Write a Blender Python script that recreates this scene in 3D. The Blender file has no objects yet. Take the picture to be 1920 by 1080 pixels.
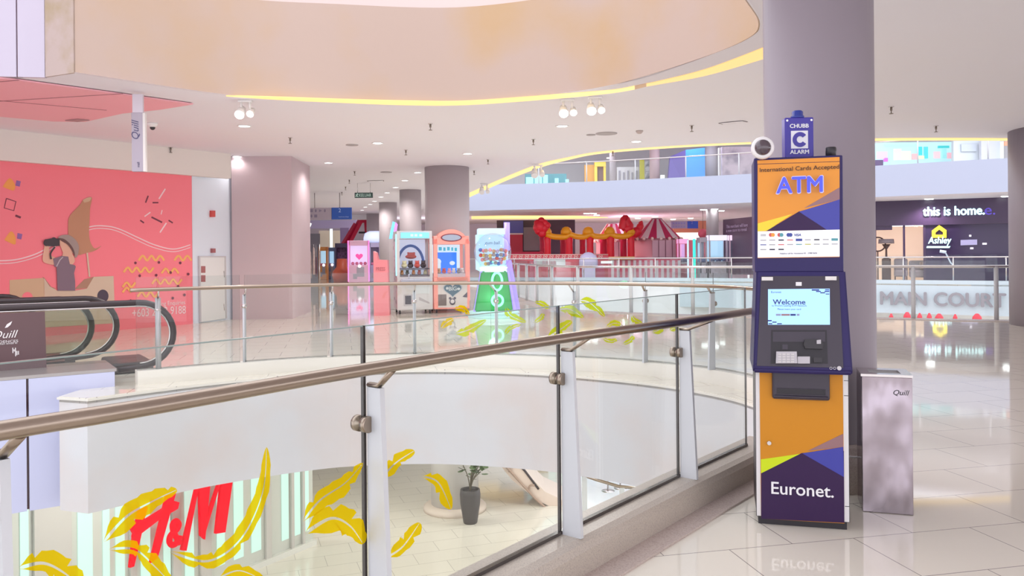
import bpy, bmesh, math, random
from mathutils import Vector, Matrix
from mathutils.geometry import tessellate_polygon
random.seed(11)
S = bpy.context.scene
C = S.collection
PI = math.pi
V = Vector

# ------------------------------------------------------------------ camera
F, ROLL, EYE, CX, CY = 1500.0, 0.0087, 1.5, 960.0, 473.6
cam = bpy.data.cameras.new('camera'); cam_o = bpy.data.objects.new('camera', cam); C.objects.link(cam_o)
cam.sensor_width = 36.0; cam.lens = 36.0 * F / 1920.0
cam.shift_y = -(540.0 - CY) / 1920.0
cam.clip_start = 0.05; cam.clip_end = 300
cam_o.location = (0, 0, EYE); cam_o.rotation_euler = (PI / 2, ROLL, 0)
S.camera = cam_o

# ------------------------------------------------------------------ world, exposure
w = bpy.data.worlds.new('world'); S.world = w; w.use_nodes = True
wb = w.node_tree.nodes['Background']
wb.inputs['Color'].default_value = (0.95, 0.93, 1.0, 1); wb.inputs['Strength'].default_value = 1.6
S.view_settings.view_transform = 'Standard'; S.view_settings.look = 'None'
S.view_settings.exposure = 0.42; S.view_settings.gamma = 1.0
S.view_settings.use_curve_mapping = False
cy = S.cycles
cy.max_bounces = 10; cy.diffuse_bounces = 5; cy.glossy_bounces = 5; cy.transparent_max_bounces = 40
cy.transmission_bounces = 8; cy.caustics_reflective = False; cy.caustics_refractive = False
cy.sample_clamp_indirect = 6.0; cy.use_denoising = True

LAMP_W = 95.0          # watts of a ceiling downlight
def lamp(kind, loc, power, color=(1, 0.95, 0.9), size=0.15, rot=(0, 0, 0), spot=2.4, parent=None):
    l = bpy.data.lights.new('lamp_light', kind); l.energy = power; l.color = color
    if kind == 'AREA': l.size = size; l.shape = 'DISK'
    elif kind == 'SPOT': l.shadow_soft_size = size; l.spot_size = spot; l.spot_blend = 0.6
    else: l.shadow_soft_size = size
    o = bpy.data.objects.new('lamp_light', l); C.objects.link(o); o.location = loc; o.rotation_euler = rot
    if parent: o.parent = parent
    return o

# ------------------------------------------------------------------ photo ray helpers (solve real positions)
def uv(px, py):
    dx, dy = px - CX, py - CY
    return dx - ROLL * dy, dy + ROLL * dx
def fl(px, py, z=0.0):                       # where the sight line meets height z
    u, v = uv(px, py); Y = (EYE - z) * F / v
    return V((u * Y / F, Y, z))
def at(px, py, Y):                           # point on the sight line at distance Y
    u, v = uv(px, py)
    return V((u * Y / F, Y, EYE - v * Y / F))
class Plane:                                 # upright plane through p along direction d
    def __init__(s, p, d):
        s.p = V((p[0], p[1], 0)); s.d = V((d[0], d[1], 0)).normalized(); s.n = V((s.d.y, -s.d.x, 0))
    def hit(s, px, py, off=0.0):
        u, v = uv(px, py); r = V((u / F, 1, -v / F)); o = V((0, 0, EYE))
        q = s.p + s.n * off
        return o + r * ((q - o).dot(s.n) / r.dot(s.n))
    def uz(s, px, py):
        h = s.hit(px, py); return ((h - s.p).dot(s.d), h.z)

# ------------------------------------------------------------------ materials
MATS = {}
def mat(name, col, rough=0.5, metal=0.0, emit=None, es=0.0, spec=0.5, var=0.0, vscale=3.0, col2=None, bump=0.0, bscale=40.0, alpha=None):
    if name in MATS: return MATS[name]
    m = bpy.data.materials.new(name); m.use_nodes = True; MATS[name] = m
    n = m.node_tree.nodes; L = m.node_tree.links; b = n['Principled BSDF']
    b.inputs['Base Color'].default_value = (*col, 1); b.inputs['Roughness'].default_value = rough
    b.inputs['Metallic'].default_value = metal; b.inputs['Specular IOR Level'].default_value = spec
    if emit:
        b.inputs['Emission Color'].default_value = (*emit, 1); b.inputs['Emission Strength'].default_value = es
    if alpha is not None: b.inputs['Alpha'].default_value = alpha
    if var or bump:
        tc = n.new('ShaderNodeTexCoord')
    if var:
        nz = n.new('ShaderNodeTexNoise'); nz.inputs['Scale'].default_value = vscale; nz.inputs['Detail'].default_value = 5
        mx = n.new('ShaderNodeMix'); mx.data_type = 'RGBA'
        c2 = col2 if col2 else tuple(c * 0.8 for c in col)
        mx.inputs['A'].default_value = (*col, 1); mx.inputs['B'].default_value = (*c2, 1)
        rp = n.new('ShaderNodeValToRGB'); rp.color_ramp.elements[0].position = 0.45; rp.color_ramp.elements[1].position = 0.72
        rp.color_ramp.elements[1].color = (var, var, var, 1)
        L.new(tc.outputs['Object'], nz.inputs['Vector']); L.new(nz.outputs['Fac'], rp.inputs['Fac'])
        L.new(rp.outputs['Color'], mx.inputs['Factor']); L.new(mx.outputs['Result'], b.inputs['Base Color'])
    if bump:
        nb = n.new('ShaderNodeTexNoise'); nb.inputs['Scale'].default_value = bscale
        bp = n.new('ShaderNodeBump'); bp.inputs['Strength'].default_value = bump
        L.new(tc.outputs['Object'], nb.inputs['Vector']); L.new(nb.outputs['Fac'], bp.inputs['Height'])
        L.new(bp.outputs['Normal'], b.inputs['Normal'])
    return m
def glow(name, col, es):
    return mat(name, tuple(c * 0.45 for c in col), 0.4, emit=col, es=es * 0.72)
def glass_mat(name, tint, refl=0.5, base=0.03, rough=0.0):
    m = bpy.data.materials.new(name); m.use_nodes = True; MATS[name] = m
    n = m.node_tree.nodes; L = m.node_tree.links; n.clear()
    o = n.new('ShaderNodeOutputMaterial'); mx = n.new('ShaderNodeMixShader'); t = n.new('ShaderNodeBsdfTransparent'); g = n.new('ShaderNodeBsdfGlossy')
    t.inputs['Color'].default_value = (*tint, 1); g.inputs['Roughness'].default_value = rough
    lw = n.new('ShaderNodeLayerWeight'); lw.inputs['Blend'].default_value = 0.5
    pw = n.new('ShaderNodeMath'); pw.operation = 'POWER'; pw.inputs[1].default_value = 4.0
    mu = n.new('ShaderNodeMath'); mu.operation = 'MULTIPLY_ADD'; mu.inputs[1].default_value = refl; mu.inputs[2].default_value = base
    L.new(lw.outputs['Facing'], pw.inputs[0]); L.new(pw.outputs[0], mu.inputs[0]); L.new(mu.outputs[0], mx.inputs['Fac'])
    L.new(t.outputs[0], mx.inputs[1]); L.new(g.outputs[0], mx.inputs[2]); L.new(mx.outputs[0], o.inputs['Surface'])
    return m
def film_mat(name, col, tint, cover):
    m = bpy.data.materials.new(name); m.use_nodes = True; MATS[name] = m
    n = m.node_tree.nodes; L = m.node_tree.links; n.clear()
    o = n.new('ShaderNodeOutputMaterial'); mx = n.new('ShaderNodeMixShader'); t = n.new('ShaderNodeBsdfTransparent')
    t.inputs['Color'].default_value = (*tint, 1); mx.inputs['Fac'].default_value = cover
    m2 = n.new('ShaderNodeMixShader'); d = n.new('ShaderNodeBsdfDiffuse'); tr = n.new('ShaderNodeBsdfTranslucent')
    d.inputs['Color'].default_value = (*col, 1); tr.inputs['Color'].default_value = (*col, 1)
    L.new(d.outputs[0], m2.inputs[1]); L.new(tr.outputs[0], m2.inputs[2])
    L.new(t.outputs[0], mx.inputs[1]); L.new(m2.outputs[0], mx.inputs[2]); L.new(mx.outputs[0], o.inputs['Surface'])
    return m
def tile_mat(name, col, grout, p0, ang, bw, rh, rough=0.05, spec=0.5, mortar=0.003, off=0.5):
    m = mat(name, col, rough, spec=spec)
    n = m.node_tree.nodes; L = m.node_tree.links; b = n['Principled BSDF']
    tc = n.new('ShaderNodeTexCoord'); mp = n.new('ShaderNodeMapping'); br = n.new('ShaderNodeTexBrick')
    mp.inputs['Rotation'].default_value = (0, 0, -ang)
    q = Matrix.Rotation(-ang, 4, 'Z') @ V((p0[0], p0[1], 0))
    mp.inputs['Location'].default_value = (-q.x + 200 * bw, -q.y + 200 * rh, 0)
    br.inputs['Scale'].default_value = 1; br.inputs['Brick Width'].default_value = bw; br.inputs['Row Height'].default_value = rh
    br.inputs['Mortar Size'].default_value = mortar; br.inputs['Mortar Smooth'].default_value = 0.1; br.offset = off
    br.inputs['Color1'].default_value = (*col, 1); br.inputs['Color2'].default_value = (*[c * 0.97 for c in col], 1); br.inputs['Mortar'].default_value = (*grout, 1)
    nz = n.new('ShaderNodeTexNoise'); nz.inputs['Scale'].default_value = 0.9
    bp = n.new('ShaderNodeBump'); bp.inputs['Strength'].default_value = 0.02; bp.inputs['Distance'].default_value = 0.05
    L.new(tc.outputs['Object'], mp.inputs['Vector']); L.new(mp.outputs['Vector'], br.inputs['Vector'])
    L.new(br.outputs['Color'], b.inputs['Base Color'])
    L.new(tc.outputs['Object'], nz.inputs['Vector']); L.new(nz.outputs['Fac'], bp.inputs['Height']); L.new(bp.outputs['Normal'], b.inputs['Normal'])
    return m

# ------------------------------------------------------------------ mesh builder
class MB:
    def __init__(s, T=None): s.bm = bmesh.new(); s.mi = 0; s.T = T or Matrix()
    def add(s, vs, fs, smooth=False):
        bv = [s.bm.verts.new(s.T @ V(v)) for v in vs]; out = []
        for f in fs:
            try:
                q = s.bm.faces.new([bv[i] for i in f]); q.material_index = s.mi; q.smooth = smooth; out.append(q)
            except ValueError: pass
        return bv, out
    def box(s, x0, y0, z0, x1, y1, z1, bev=0.0, seg=2):
        vs = [(x, y, z) for z in (z0, z1) for y in (y0, y1) for x in (x0, x1)]
        bv, fs = s.add(vs, [(0, 2, 3, 1), (4, 5, 7, 6), (0, 1, 5, 4), (2, 6, 7, 3), (0, 4, 6, 2), (1, 3, 7, 5)])
        if bev:
            es = list({e for f in fs for e in f.edges})
            bmesh.ops.bevel(s.bm, geom=es, offset=bev, segments=seg, affect='EDGES', profile=0.5, clamp_overlap=True)
        return s
    def obox(s, c, sx, sy, sz, rot=0.0, bev=0.0):          # box centred in x,y with its base at c.z, turned about z
        T = s.T; s.T = T @ Matrix.Translation(V(c)) @ Matrix.Rotation(rot, 4, 'Z')
        s.box(-sx / 2, -sy / 2, 0, sx / 2, sy / 2, sz, bev); s.T = T; return s
    def tube(s, path, r, n=10, closed=False, smooth=True, caps=True, flat=None):
        P = [V(p) for p in path]; N = len(P); rings = []; prev = None
        rr = r if isinstance(r, (list, tuple)) else [r] * N
        for i in range(N):
            if closed: t = P[(i + 1) % N] - P[i - 1]
            else: t = P[min(i + 1, N - 1)] - P[max(i - 1, 0)]
            t.normalize()
            if prev is None:
                a = V((0, 0, 1)) if abs(t.z) < 0.9 else V((1, 0, 0))
                a = (a - t * a.dot(t)).normalized()
            else:
                a = (prev - t * prev.dot(t)).normalized()
            prev = a; b = t.cross(a)
            rings.append([P[i] + (a * math.cos(2 * PI * k / n) + b * math.sin(2 * PI * k / n) * (flat or 1.0)) * rr[i] for k in range(n)])
        vs = [v for g in rings for v in g]; fs = []
        M = N if closed else N - 1
        for i in range(M):
            j = (i + 1) % N
            for k in range(n):
                l = (k + 1) % n; fs.append((i * n + k, i * n + l, j * n + l, j * n + k))
        bv, _ = s.add(vs, fs, smooth)
        if caps and not closed:
            for ring in (bv[:n][::-1], bv[-n:]):
                try:
                    q = s.bm.faces.new(ring); q.material_index = s.mi
                except ValueError: pass
        return s
    def lathe(s, prof, n=24, c=(0, 0, 0), smooth=True, sy=1.0):
        c = V(c); vs = []; fs = []; K = len(prof)
        for r, z in prof:
            for k in range(n):
                a = 2 * PI * k / n; vs.append((c.x + r * math.cos(a), c.y + r * math.sin(a) * sy, c.z + z))
        for i in range(K - 1):
            for k in range(n):
                l = (k + 1) % n; fs.append((i * n + k, i * n + l, (i + 1) * n + l, (i + 1) * n + k))
        bv, _ = s.add(vs, fs, smooth)
        for ring in (bv[:n][::-1], bv[-n:]):
            try:
                q = s.bm.faces.new(ring); q.material_index = s.mi
            except ValueError: pass
        return s
    def ball(s, c, r, n=14, m=8, sc=(1, 1, 1)):
        c = V(c); vs = []; fs = []
        for i in range(m + 1):
            p = PI * i / m
            for k in range(n):
                a = 2 * PI * k / n
                vs.append((c.x + r * sc[0] * math.sin(p) * math.cos(a), c.y + r * sc[1] * math.sin(p) * math.sin(a), c.z + r * sc[2] * math.cos(p)))
        for i in range(m):
            for k in range(n):
                l = (k + 1) % n; fs.append((i * n + k, (i + 1) * n + k, (i + 1) * n + l, i * n + l))
        s.add(vs, fs, True); return s
    def cyl(s, a, b, r, n=16, r2=None):
        return s.tube([a, b], [r, r if r2 is None else r2], n)
    def poly(s, loops, lift=None):                         # planar polygon(s) with holes; lift extrudes
        loops = [[V(p) for p in l] for l in loops]
        tris = tessellate_polygon(loops); flat = [p for l in loops for p in l]
        s.add(flat, [tuple(t) for t in tris])
        if lift is not None:
            lift = V(lift); s.add([p + lift for p in flat], [tuple(t) for t in tris])
            for l in loops:
                K = len(l); s.add(l + [p + lift for p in l], [(i, (i + 1) % K, K + (i + 1) % K, K + i) for i in range(K)])
        return s
    def ribbon(s, A, B, smooth=False):                     # strip between two polylines
        K = len(A); s.add(list(A) + list(B), [(i, i + 1, K + i + 1, K + i) for i in range(K - 1)], smooth); return s
    def text(s, body, o, x, up, size=None, w=None, h=None, depth=0.002, bold=0.0, shear=0.0, align='L'):
        vs, fs = text_geo(body, 0.0, shear)
        if bold > 0:
            b0 = vs; f0 = fs; vs = []; fs = []
            for j, (sx_, sy_) in enumerate(((-1, 0), (1, 0), (0, .7), (0, -.7), (0, 0))):
                vs = vs + [(v[0] + sx_ * bold, v[1] + sy_ * bold, v[2] + .004 * j) for v in b0]; fs = fs + [tuple(i + j * len(b0) for i in f) for f in f0]
        x0 = min(v[0] for v in vs); x1 = max(v[0] for v in vs); y0 = min(v[1] for v in vs); y1 = max(v[1] for v in vs)
        sx = sy = size or 1.0
        if w: sx = w / (x1 - x0); sy = sx
        if h:
            sy = h / (y1 - y0)
            if not w: sx = sy
        ax = {'L': x0, 'C': (x0 + x1) / 2, 'R': x1}[align]
        o = V(o); x = V(x).normalized(); up = V(up).normalized(); nn = x.cross(up)
        s.add([o + x * ((v[0] - ax) * sx) + up * ((v[1] - y0) * sy) + nn * ((v[2] + 0.5) * depth) for v in vs], fs); return s
    def build(s, name, mats, parent=None, loc=None, rotz=0.0, weld=False):
        if weld: bmesh.ops.remove_doubles(s.bm, verts=s.bm.verts, dist=1e-5)
        bmesh.ops.recalc_face_normals(s.bm, faces=s.bm.faces)
        me = bpy.data.meshes.new(name); s.bm.to_mesh(me); s.bm.free()
        for m in (mats if isinstance(mats, (list, tuple)) else [mats]): me.materials.append(m)
        o = bpy.data.objects.new(name, me); C.objects.link(o)
        if parent: o.parent = parent
        if loc is not None: o.location = loc
        o.rotation_euler = (0, 0, rotz)
        return o
_TC = {}
def text_geo(body, bold, shear):
    k = (body, bold, shear)
    if k not in _TC:
        c = bpy.data.curves.new('lettering', 'FONT'); c.body = body; c.extrude = 0.5; c.offset = bold; c.shear = shear; c.resolution_u = 3
        o = bpy.data.objects.new('lettering', c); me = o.to_mesh()
        _TC[k] = ([tuple(v.co) for v in me.vertices], [tuple(p.vertices) for p in me.polygons])
        o.to_mesh_clear(); bpy.data.objects.remove(o); bpy.data.curves.remove(c)
    return _TC[k]
def thing(name, label, cat, loc=(0, 0, 0), rotz=0.0, group=None):
    o = bpy.data.objects.new(name, None); C.objects.link(o); o.location = loc; o.rotation_euler = (0, 0, rotz)
    o.empty_display_size = 0.1
    return tag(o, label, cat, group)
def tag(o, label, cat, group=None, kind=None):
    o['label'] = label; o['category'] = cat
    if group: o['group'] = group
    if kind: o['kind'] = kind
    return o
def struct(o, label, cat):
    return tag(o, label, cat, kind='structure')
def dup(root, loc=None, rotz=None, label=None, group=None):
    r = root.copy(); C.objects.link(r)
    if loc is not None: r.location = loc
    if rotz is not None: r.rotation_euler = (0, 0, rotz)
    if label: r['label'] = label
    if group: r['group'] = group
    for ch in list(root.children):
        c = ch.copy(); C.objects.link(c); c.parent = r
        for g in ch.children:
            d = g.copy(); C.objects.link(d); d.parent = c
    return r
def smooth(pts, n=6, closed=False):
    P = [V(p) for p in pts]; N = len(P); out = []
    for i in range(N if closed else N - 1):
        a, b, c, d = (P[(i - 1) % N] if closed or i else P[0]), P[i], P[(i + 1) % N], (P[(i + 2) % N] if closed or i + 2 < N else P[-1])
        for k in range(n):
            t = k / n
            out.append(0.5 * ((2 * b) + (c - a) * t + (2 * a - 5 * b + 4 * c - d) * t * t + (3 * b - a - 3 * c + d) * t ** 3))
    if not closed: out.append(P[-1])
    return out
def v3(pts, z=0.0): return [V((p[0], p[1], z)) for p in pts]
def offs(pts, d):
    out = []; N = len(pts)
    for i in range(N):
        t = V(pts[min(i + 1, N - 1)]) - V(pts[max(i - 1, 0)]); t.z = 0; t.normalize()
        out.append(V(pts[i]) + V((t.y, -t.x, 0)) * d)          # positive: to the right of travel
    return out
def arc_pts(pts, ds):
    P = [V(p) for p in pts]; out = []; acc = 0; tgt = 0
    for a, b in zip(P, P[1:]):
        L = (b - a).length
        while tgt <= acc + L:
            out.append(a + (b - a) * ((tgt - acc) / L)); tgt += ds
        acc += L
    return out

# ------------------------------------------------------------------ palette
M_tile = tile_mat('polished_floor_tile', (0.81, 0.765, 0.665), (0.30, 0.27, 0.25), fl(1600, 1009), math.radians(12), 0.70, 0.505, 0.045, 0.6)
M_tile2 = tile_mat('lower_floor_tile', (0.74, 0.70, 0.62), (0.45, 0.42, 0.38), (0, 20), math.radians(20), 1.2, 0.6, 0.08, 0.5, 0.006)
M_ceil = mat('ceiling_paint', (0.79, 0.765, 0.82), 0.85, var=0.25, vscale=0.35, col2=(0.81, 0.765, 0.73))
M_white = mat('white_wall_paint', (0.84, 0.83, 0.85), 0.6, var=0.2, vscale=0.8, col2=(0.80, 0.77, 0.75))
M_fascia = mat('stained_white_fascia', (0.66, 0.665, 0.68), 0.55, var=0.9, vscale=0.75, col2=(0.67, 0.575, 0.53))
M_drum = mat('water_stained_drum', (0.50, 0.385, 0.325), 0.75, var=0.85, vscale=0.55, col2=(0.52, 0.35, 0.19))
M_curb = mat('terrazzo_curb', (0.52, 0.46, 0.39), 0.35, var=0.8, vscale=160, col2=(0.33, 0.28, 0.25))
M_cream = mat('cream_curb_paint', (0.80, 0.77, 0.70), 0.5)
M_band = mat('terrazzo_band', (0.55, 0.46, 0.42), 0.25, var=0.8, vscale=120, col2=(0.38, 0.31, 0.28))
M_steel = mat('brushed_steel', (0.37, 0.30, 0.24), 0.28, 1.0)
M_steel2 = mat('polished_steel', (0.62, 0.59, 0.58), 0.16, 1.0)
M_post = mat('pale_painted_post', (0.62, 0.64, 0.67), 0.4)
M_dark = mat('dark_gasket', (0.06, 0.045, 0.045), 0.4)
M_glass = glass_mat('clear_glass', (0.955, 0.975, 0.97), 0.55, 0.025)
M_edge = mat('dark_glass_edge', (0.07, 0.06, 0.055), 0.15)
M_col = mat('grey_lilac_column', (0.31, 0.268, 0.305), 0.5, var=0.25, vscale=0.6)
M_colfar = mat('grey_mauve_column', (0.47, 0.41, 0.43), 0.6)
M_pillar = mat('dusty_pink_pillar', (0.58, 0.46, 0.49), 0.6, var=0.2, vscale=0.5)
M_cove = glow('warm_cove_light', (1.0, 0.70, 0.25), 1.05)
M_covedim = mat('unlit_cove', (0.75, 0.52, 0.34), 0.6)
M_lens = glow('lamp_lens', (0.95, 1.0, 1.0), 9.0)
M_wp = mat('white_plastic', (0.82, 0.80, 0.80), 0.4)
M_black = mat('black_plastic', (0.025, 0.022, 0.028), 0.35)
M_yel = film_mat('yellow_feather_film', (0.80, 0.56, 0.004), (1.0, 0.82, 0.04), 0.66)
M_lime = film_mat('lime_feather_film', (0.60, 0.66, 0.015), (0.82, 0.95, 0.08), 0.62)

# ================================================================== STRUCTURE
ZC = 3.8      # ceiling of this level
HB = 0.16     # curb height
G = v3([(-4.26, -2.02), (-3.515, -1.05), (-2.77, -0.08), (-2.02, 0.89), (-1.252, 1.89), (-0.53, 2.83), (0.215, 3.80), (0.975, 4.75), (1.60, 5.50)])
B = smooth(v3([(-4.39, 9.33), (-3.35, 10.0), (-2.35, 10.45), (-0.9, 10.65), (0.75, 10.2), (1.65, 9.7), (2.30, 9.05), (2.58, 8.40), (2.70, 7.6), (2.66, 6.8), (2.45, 6.0)]), 8)
FC = smooth(v3([(-4.5, 8.45), (-3.6, 9.4), (-2.5, 10.1), (-1.7, 10.3), (-0.8, 10.3), (0.25, 10.0), (0.9, 9.65), (1.5, 9.2), (1.9, 8.75), (2.25, 8.15), (2.4, 7.5), (2.38, 6.8), (2.2, 6.1)]), 6)
Gin = offs(G, -0.10)
hole1 = [*Gin, V((1.75, 5.75, 0)), *FC[::-1], V((-4.87, 8.58, 0)), V((-4.87, 9.12, 0)), V((-5.6, 8.64, 0)), V((-12, 4.25, 0)), V((-12, -2.02, 0))]
far_line = smooth(v3([(-3.6, 43.9), (-2.0, 43.6), (0.6, 42.9), (4.8, 41.6), (11.5, 38.4), (15.9, 35.3), (20.3, 32.6), (26, 29.2)]), 4)
near_court = smooth(v3([(-3.4, 41.5), (-2.8, 40), (-2.0, 36), (-0.6, 31), (0.2, 27), (0.7, 24), (1.17, 21.9), (1.74, 20.5), (2.62, 19.8), (3.5, 19.2), (4.62, 18.6), (6.5, 18.0), (8.4, 17.4), (9.41, 16.95), (10.6, 16.6), (13, 16.3), (18, 16.6), (26, 17.5)]), 4)
hole2 = [*near_court, *far_line[::-1]]
outer = v3([(-18, -3), (27, -3), (27, 64), (-32, 64), (-32, 20), (-18, 8)])
m = MB(); m.poly([outer, hole1, hole2], (0, 0, -0.06))
struct(m.build('floor', M_tile), 'polished cream tiled floor of the shopping level', 'floor')
m = MB(); m.poly([v3([(-30, -6), (32, -6), (32, 60), (-30, 60)], -5.0)], (0, 0, -0.05))
struct(m.build('floor_lower', M_tile2), 'pale tiled floor of the level below, seen through the atrium', 'floor')
# slab edges
def wall_along(name, pts, z0, z1, mm, label, thick=0.12, side=1, cat='wall'):
    m = MB(); q = offs(pts, thick * side)
    A = [V((p.x, p.y, z0)) for p in pts]; Bq = [V((p.x, p.y, z1)) for p in pts]
    A2 = [V((p.x, p.y, z0)) for p in q]; B2 = [V((p.x, p.y, z1)) for p in q]
    m.ribbon(A, Bq, True); m.ribbon(A2, B2, True); m.ribbon(A, A2); m.ribbon(Bq, B2)
    m.add([A[0], Bq[0], B2[0], A2[0]], [(0, 1, 2, 3)]); m.add([A[-1], Bq[-1], B2[-1], A2[-1]], [(0, 1, 2, 3)])
    return struct(m.build(name, mm), label, cat)
FCL = [V((-4.87, 8.58, 0)), V((-4.5, 8.45, 0))]
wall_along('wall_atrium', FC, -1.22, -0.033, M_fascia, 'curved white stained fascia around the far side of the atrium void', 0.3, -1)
wall_along('wall_atrium_end', FCL, -1.22, -0.033, M_fascia, 'short return face at the left end of the white atrium fascia', 0.25, -1)
m = MB(); q = offs(FC, -0.42); q2 = offs(FC, 0.012); m.poly([[V((-4.89, 8.57, -0.032))] + [V((p.x, p.y, -0.032)) for p in q2] + [V((p.x, p.y, -0.032)) for p in q[::-1]] + [V((-4.66, 9.12, -0.032))]], (0, 0, 0.024))
struct(m.build('trim_1', M_cream), 'cream ledge on top of the atrium fascia', 'ledge')
Bw = offs(B, 0.08)
wall_along('trim_2', Bw, -0.02, HB, M_cream, 'cream curb under the curved glass balustrade across the atrium', 0.2, -1, 'curb')
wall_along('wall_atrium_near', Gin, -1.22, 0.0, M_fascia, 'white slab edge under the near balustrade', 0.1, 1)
wall_along('wall_court_near', near_court, -1.25, 0.0, M_white, 'white slab edge on the near side of the main court void', 0.1, 1)
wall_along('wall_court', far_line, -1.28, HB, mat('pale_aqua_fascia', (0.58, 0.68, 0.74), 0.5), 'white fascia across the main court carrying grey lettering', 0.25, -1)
# near curb (rounded) + floor band
Gc = G
prof = [(-0.10, 0.0), (-0.10, HB), (0.10, HB), (0.135, HB - 0.012), (0.15, HB - 0.045), (0.155, 0.0)]
m = MB(); rows = [[V((p.x, p.y, z)) for p in offs(Gc + [V((1.78, 5.72, 0))], d)] for d, z in prof]
for a, b in zip(rows, rows[1:]): m.ribbon(a, b, True)
struct(m.build('trim_3', M_curb), 'speckled terrazzo curb under the near glass balustrade', 'curb')
m = MB(); ga = offs(Gc + [V((1.78, 5.72, 0))], 0.15); gb = offs(Gc + [V((1.78, 5.72, 0))], 0.285)
m.ribbon([V((p.x, p.y, 0.012)) for p in ga], [V((p.x, p.y, 0.012)) for p in gb]); m.ribbon([V((p.x, p.y, 0.012)) for p in gb], [V((p.x, p.y, 0.0)) for p in gb])
struct(m.build('trim_4', M_band), 'brown terrazzo floor band along the near curb', 'floor border')
m = MB(); nb = offs(near_court, 0.45); m.ribbon([V((p.x, p.y, 0.015)) for p in near_court], [V((p.x, p.y, 0.015)) for p in nb]); m.ribbon([V((p.x, p.y, 0.015)) for p in nb], [V((p.x, p.y, 0)) for p in nb])
struct(m.build('trim_5', M_band), 'tan stone border along the main court edge', 'floor border')

# ceiling with its two openings
C1 = smooth([fl(140, 137, ZC), fl(420, 178, ZC), fl(640, 187, ZC), fl(860, 190, ZC), fl(1058, 175, ZC), fl(1150, 160, ZC), fl(1300, 115, ZC), fl(1400, 75, ZC), fl(1425, 45, ZC), fl(1400, 0, ZC), V((1.75, 6.5, ZC)), V((1.0, 5.3, ZC)), V((0, 3.9, ZC)), V((-1, 2.5, ZC)), V((-2, 1.1, ZC)), V((-3, -0.4, ZC))], 6)
c1_left = [V((-9.5, -0.4, ZC)), V((-9.5, 9.7, ZC)), V((-5.95, 10.26, ZC))]
hole_c1 = C1 + c1_left
oc = smooth([fl(880, 366, ZC), fl(1005, 313, ZC), fl(1130, 286, ZC), fl(1270, 276, ZC), fl(1410, 269.5, ZC), fl(1640, 262.5, ZC), fl(1890, 262.5, ZC), V((16, 17.6, ZC)), V((26, 20, ZC))], 5)
oc_far = [V((p.x, p.y, ZC)) for p in far_line]
hole_c2 = [V((-3.4, 41.5, ZC)), V((-3.0, 36, ZC)), *oc, *oc_far[::-1]]
m = MB(); m.poly([[V((p.x, p.y, ZC)) for p in outer], hole_c1, hole_c2], (0, 0, 0.25))
struct(m.build('ceiling', M_ceil), 'flat off-white ceiling with curved openings to the level above', 'ceiling')
wall_along('wall_drum', offs(C1, 0.015), ZC + .003, 5.22, M_drum, 'water-stained beige curved fascia inside the ceiling opening', 0.2, -1)
pa, pb = V((-5.46, 10.00, ZC - .004)), V((-5.945, 10.225, ZC - .004))
m = MB(); m.poly([[pa, pb, pb + V((0, 0.03, 0)), pa + V((0.0, 0.03, 0))]], (0, 0, 1.42))
m.T = Matrix()
struct(m.build('wall_drum_end', mat('mould_stained_plaster', (0.44, 0.35, 0.32), 0.8, var=0.95, vscale=2.2, col2=(0.33, 0.25, 0.13))), 'mould-stained end face of the beige curved fascia', 'wall')
# upper drum top rail gallery (a second ring above)
q = offs(C1, -0.35); wall_along('wall_drum_upper', [V((p.x, p.y, 0)) for p in q], 5.22, 5.9, mat('upper_ring_paint', (0.70, 0.60, 0.57), 0.8), 'pinkish upper ring above the curved beige fascia', 0.1, -1)
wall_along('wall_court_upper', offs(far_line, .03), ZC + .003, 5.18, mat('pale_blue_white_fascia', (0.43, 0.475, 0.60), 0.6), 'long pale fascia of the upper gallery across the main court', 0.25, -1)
oc2 = [V((p.x, p.y, 0)) for p in oc]
wall_along('wall_court_upper_near', oc2, ZC + .003, 5.1, M_white, 'near slab edge of the ceiling opening over the main court', 0.12, -1)
# ceiling above the upper gallery, far walls
m = MB(); m.poly([[V((p.x, p.y, 8.8)) for p in offs(far_line, -0.5)] + v3([(27, 64), (-32, 64), (-32, 46), (-2.2, 46)], 8.8)], (0, 0, 0.2))
struct(m.build('ceiling_upper', M_ceil), 'white ceiling of the upper gallery', 'ceiling')
m = MB(); m.poly([[V((p.x, p.y, 5.0)) for p in offs(far_line, -0.1)] + v3([(27, 64), (-32, 64), (-32, 46), (-2.2, 46)], 5.0)], (0, 0, -0.2))
struct(m.build('floor_upper', M_tile2), 'floor of the upper gallery', 'floor')
m = MB(); m.box(-32, 63.5, -0.05, 27, 64, 9.0)
struct(m.build('wall_back', mat('far_wall_paint', (0.62, 0.56, 0.62), 0.7)), 'distant lilac end wall of the mall', 'wall')
m = MB(); m.box(-30, 40, -5, 30, 40.3, -0.06)
struct(m.build('wall_lower_back', mat('lower_wall_paint', (0.80, 0.80, 0.80), 0.6)), 'pale wall at the back of the lower level', 'wall')

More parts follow.
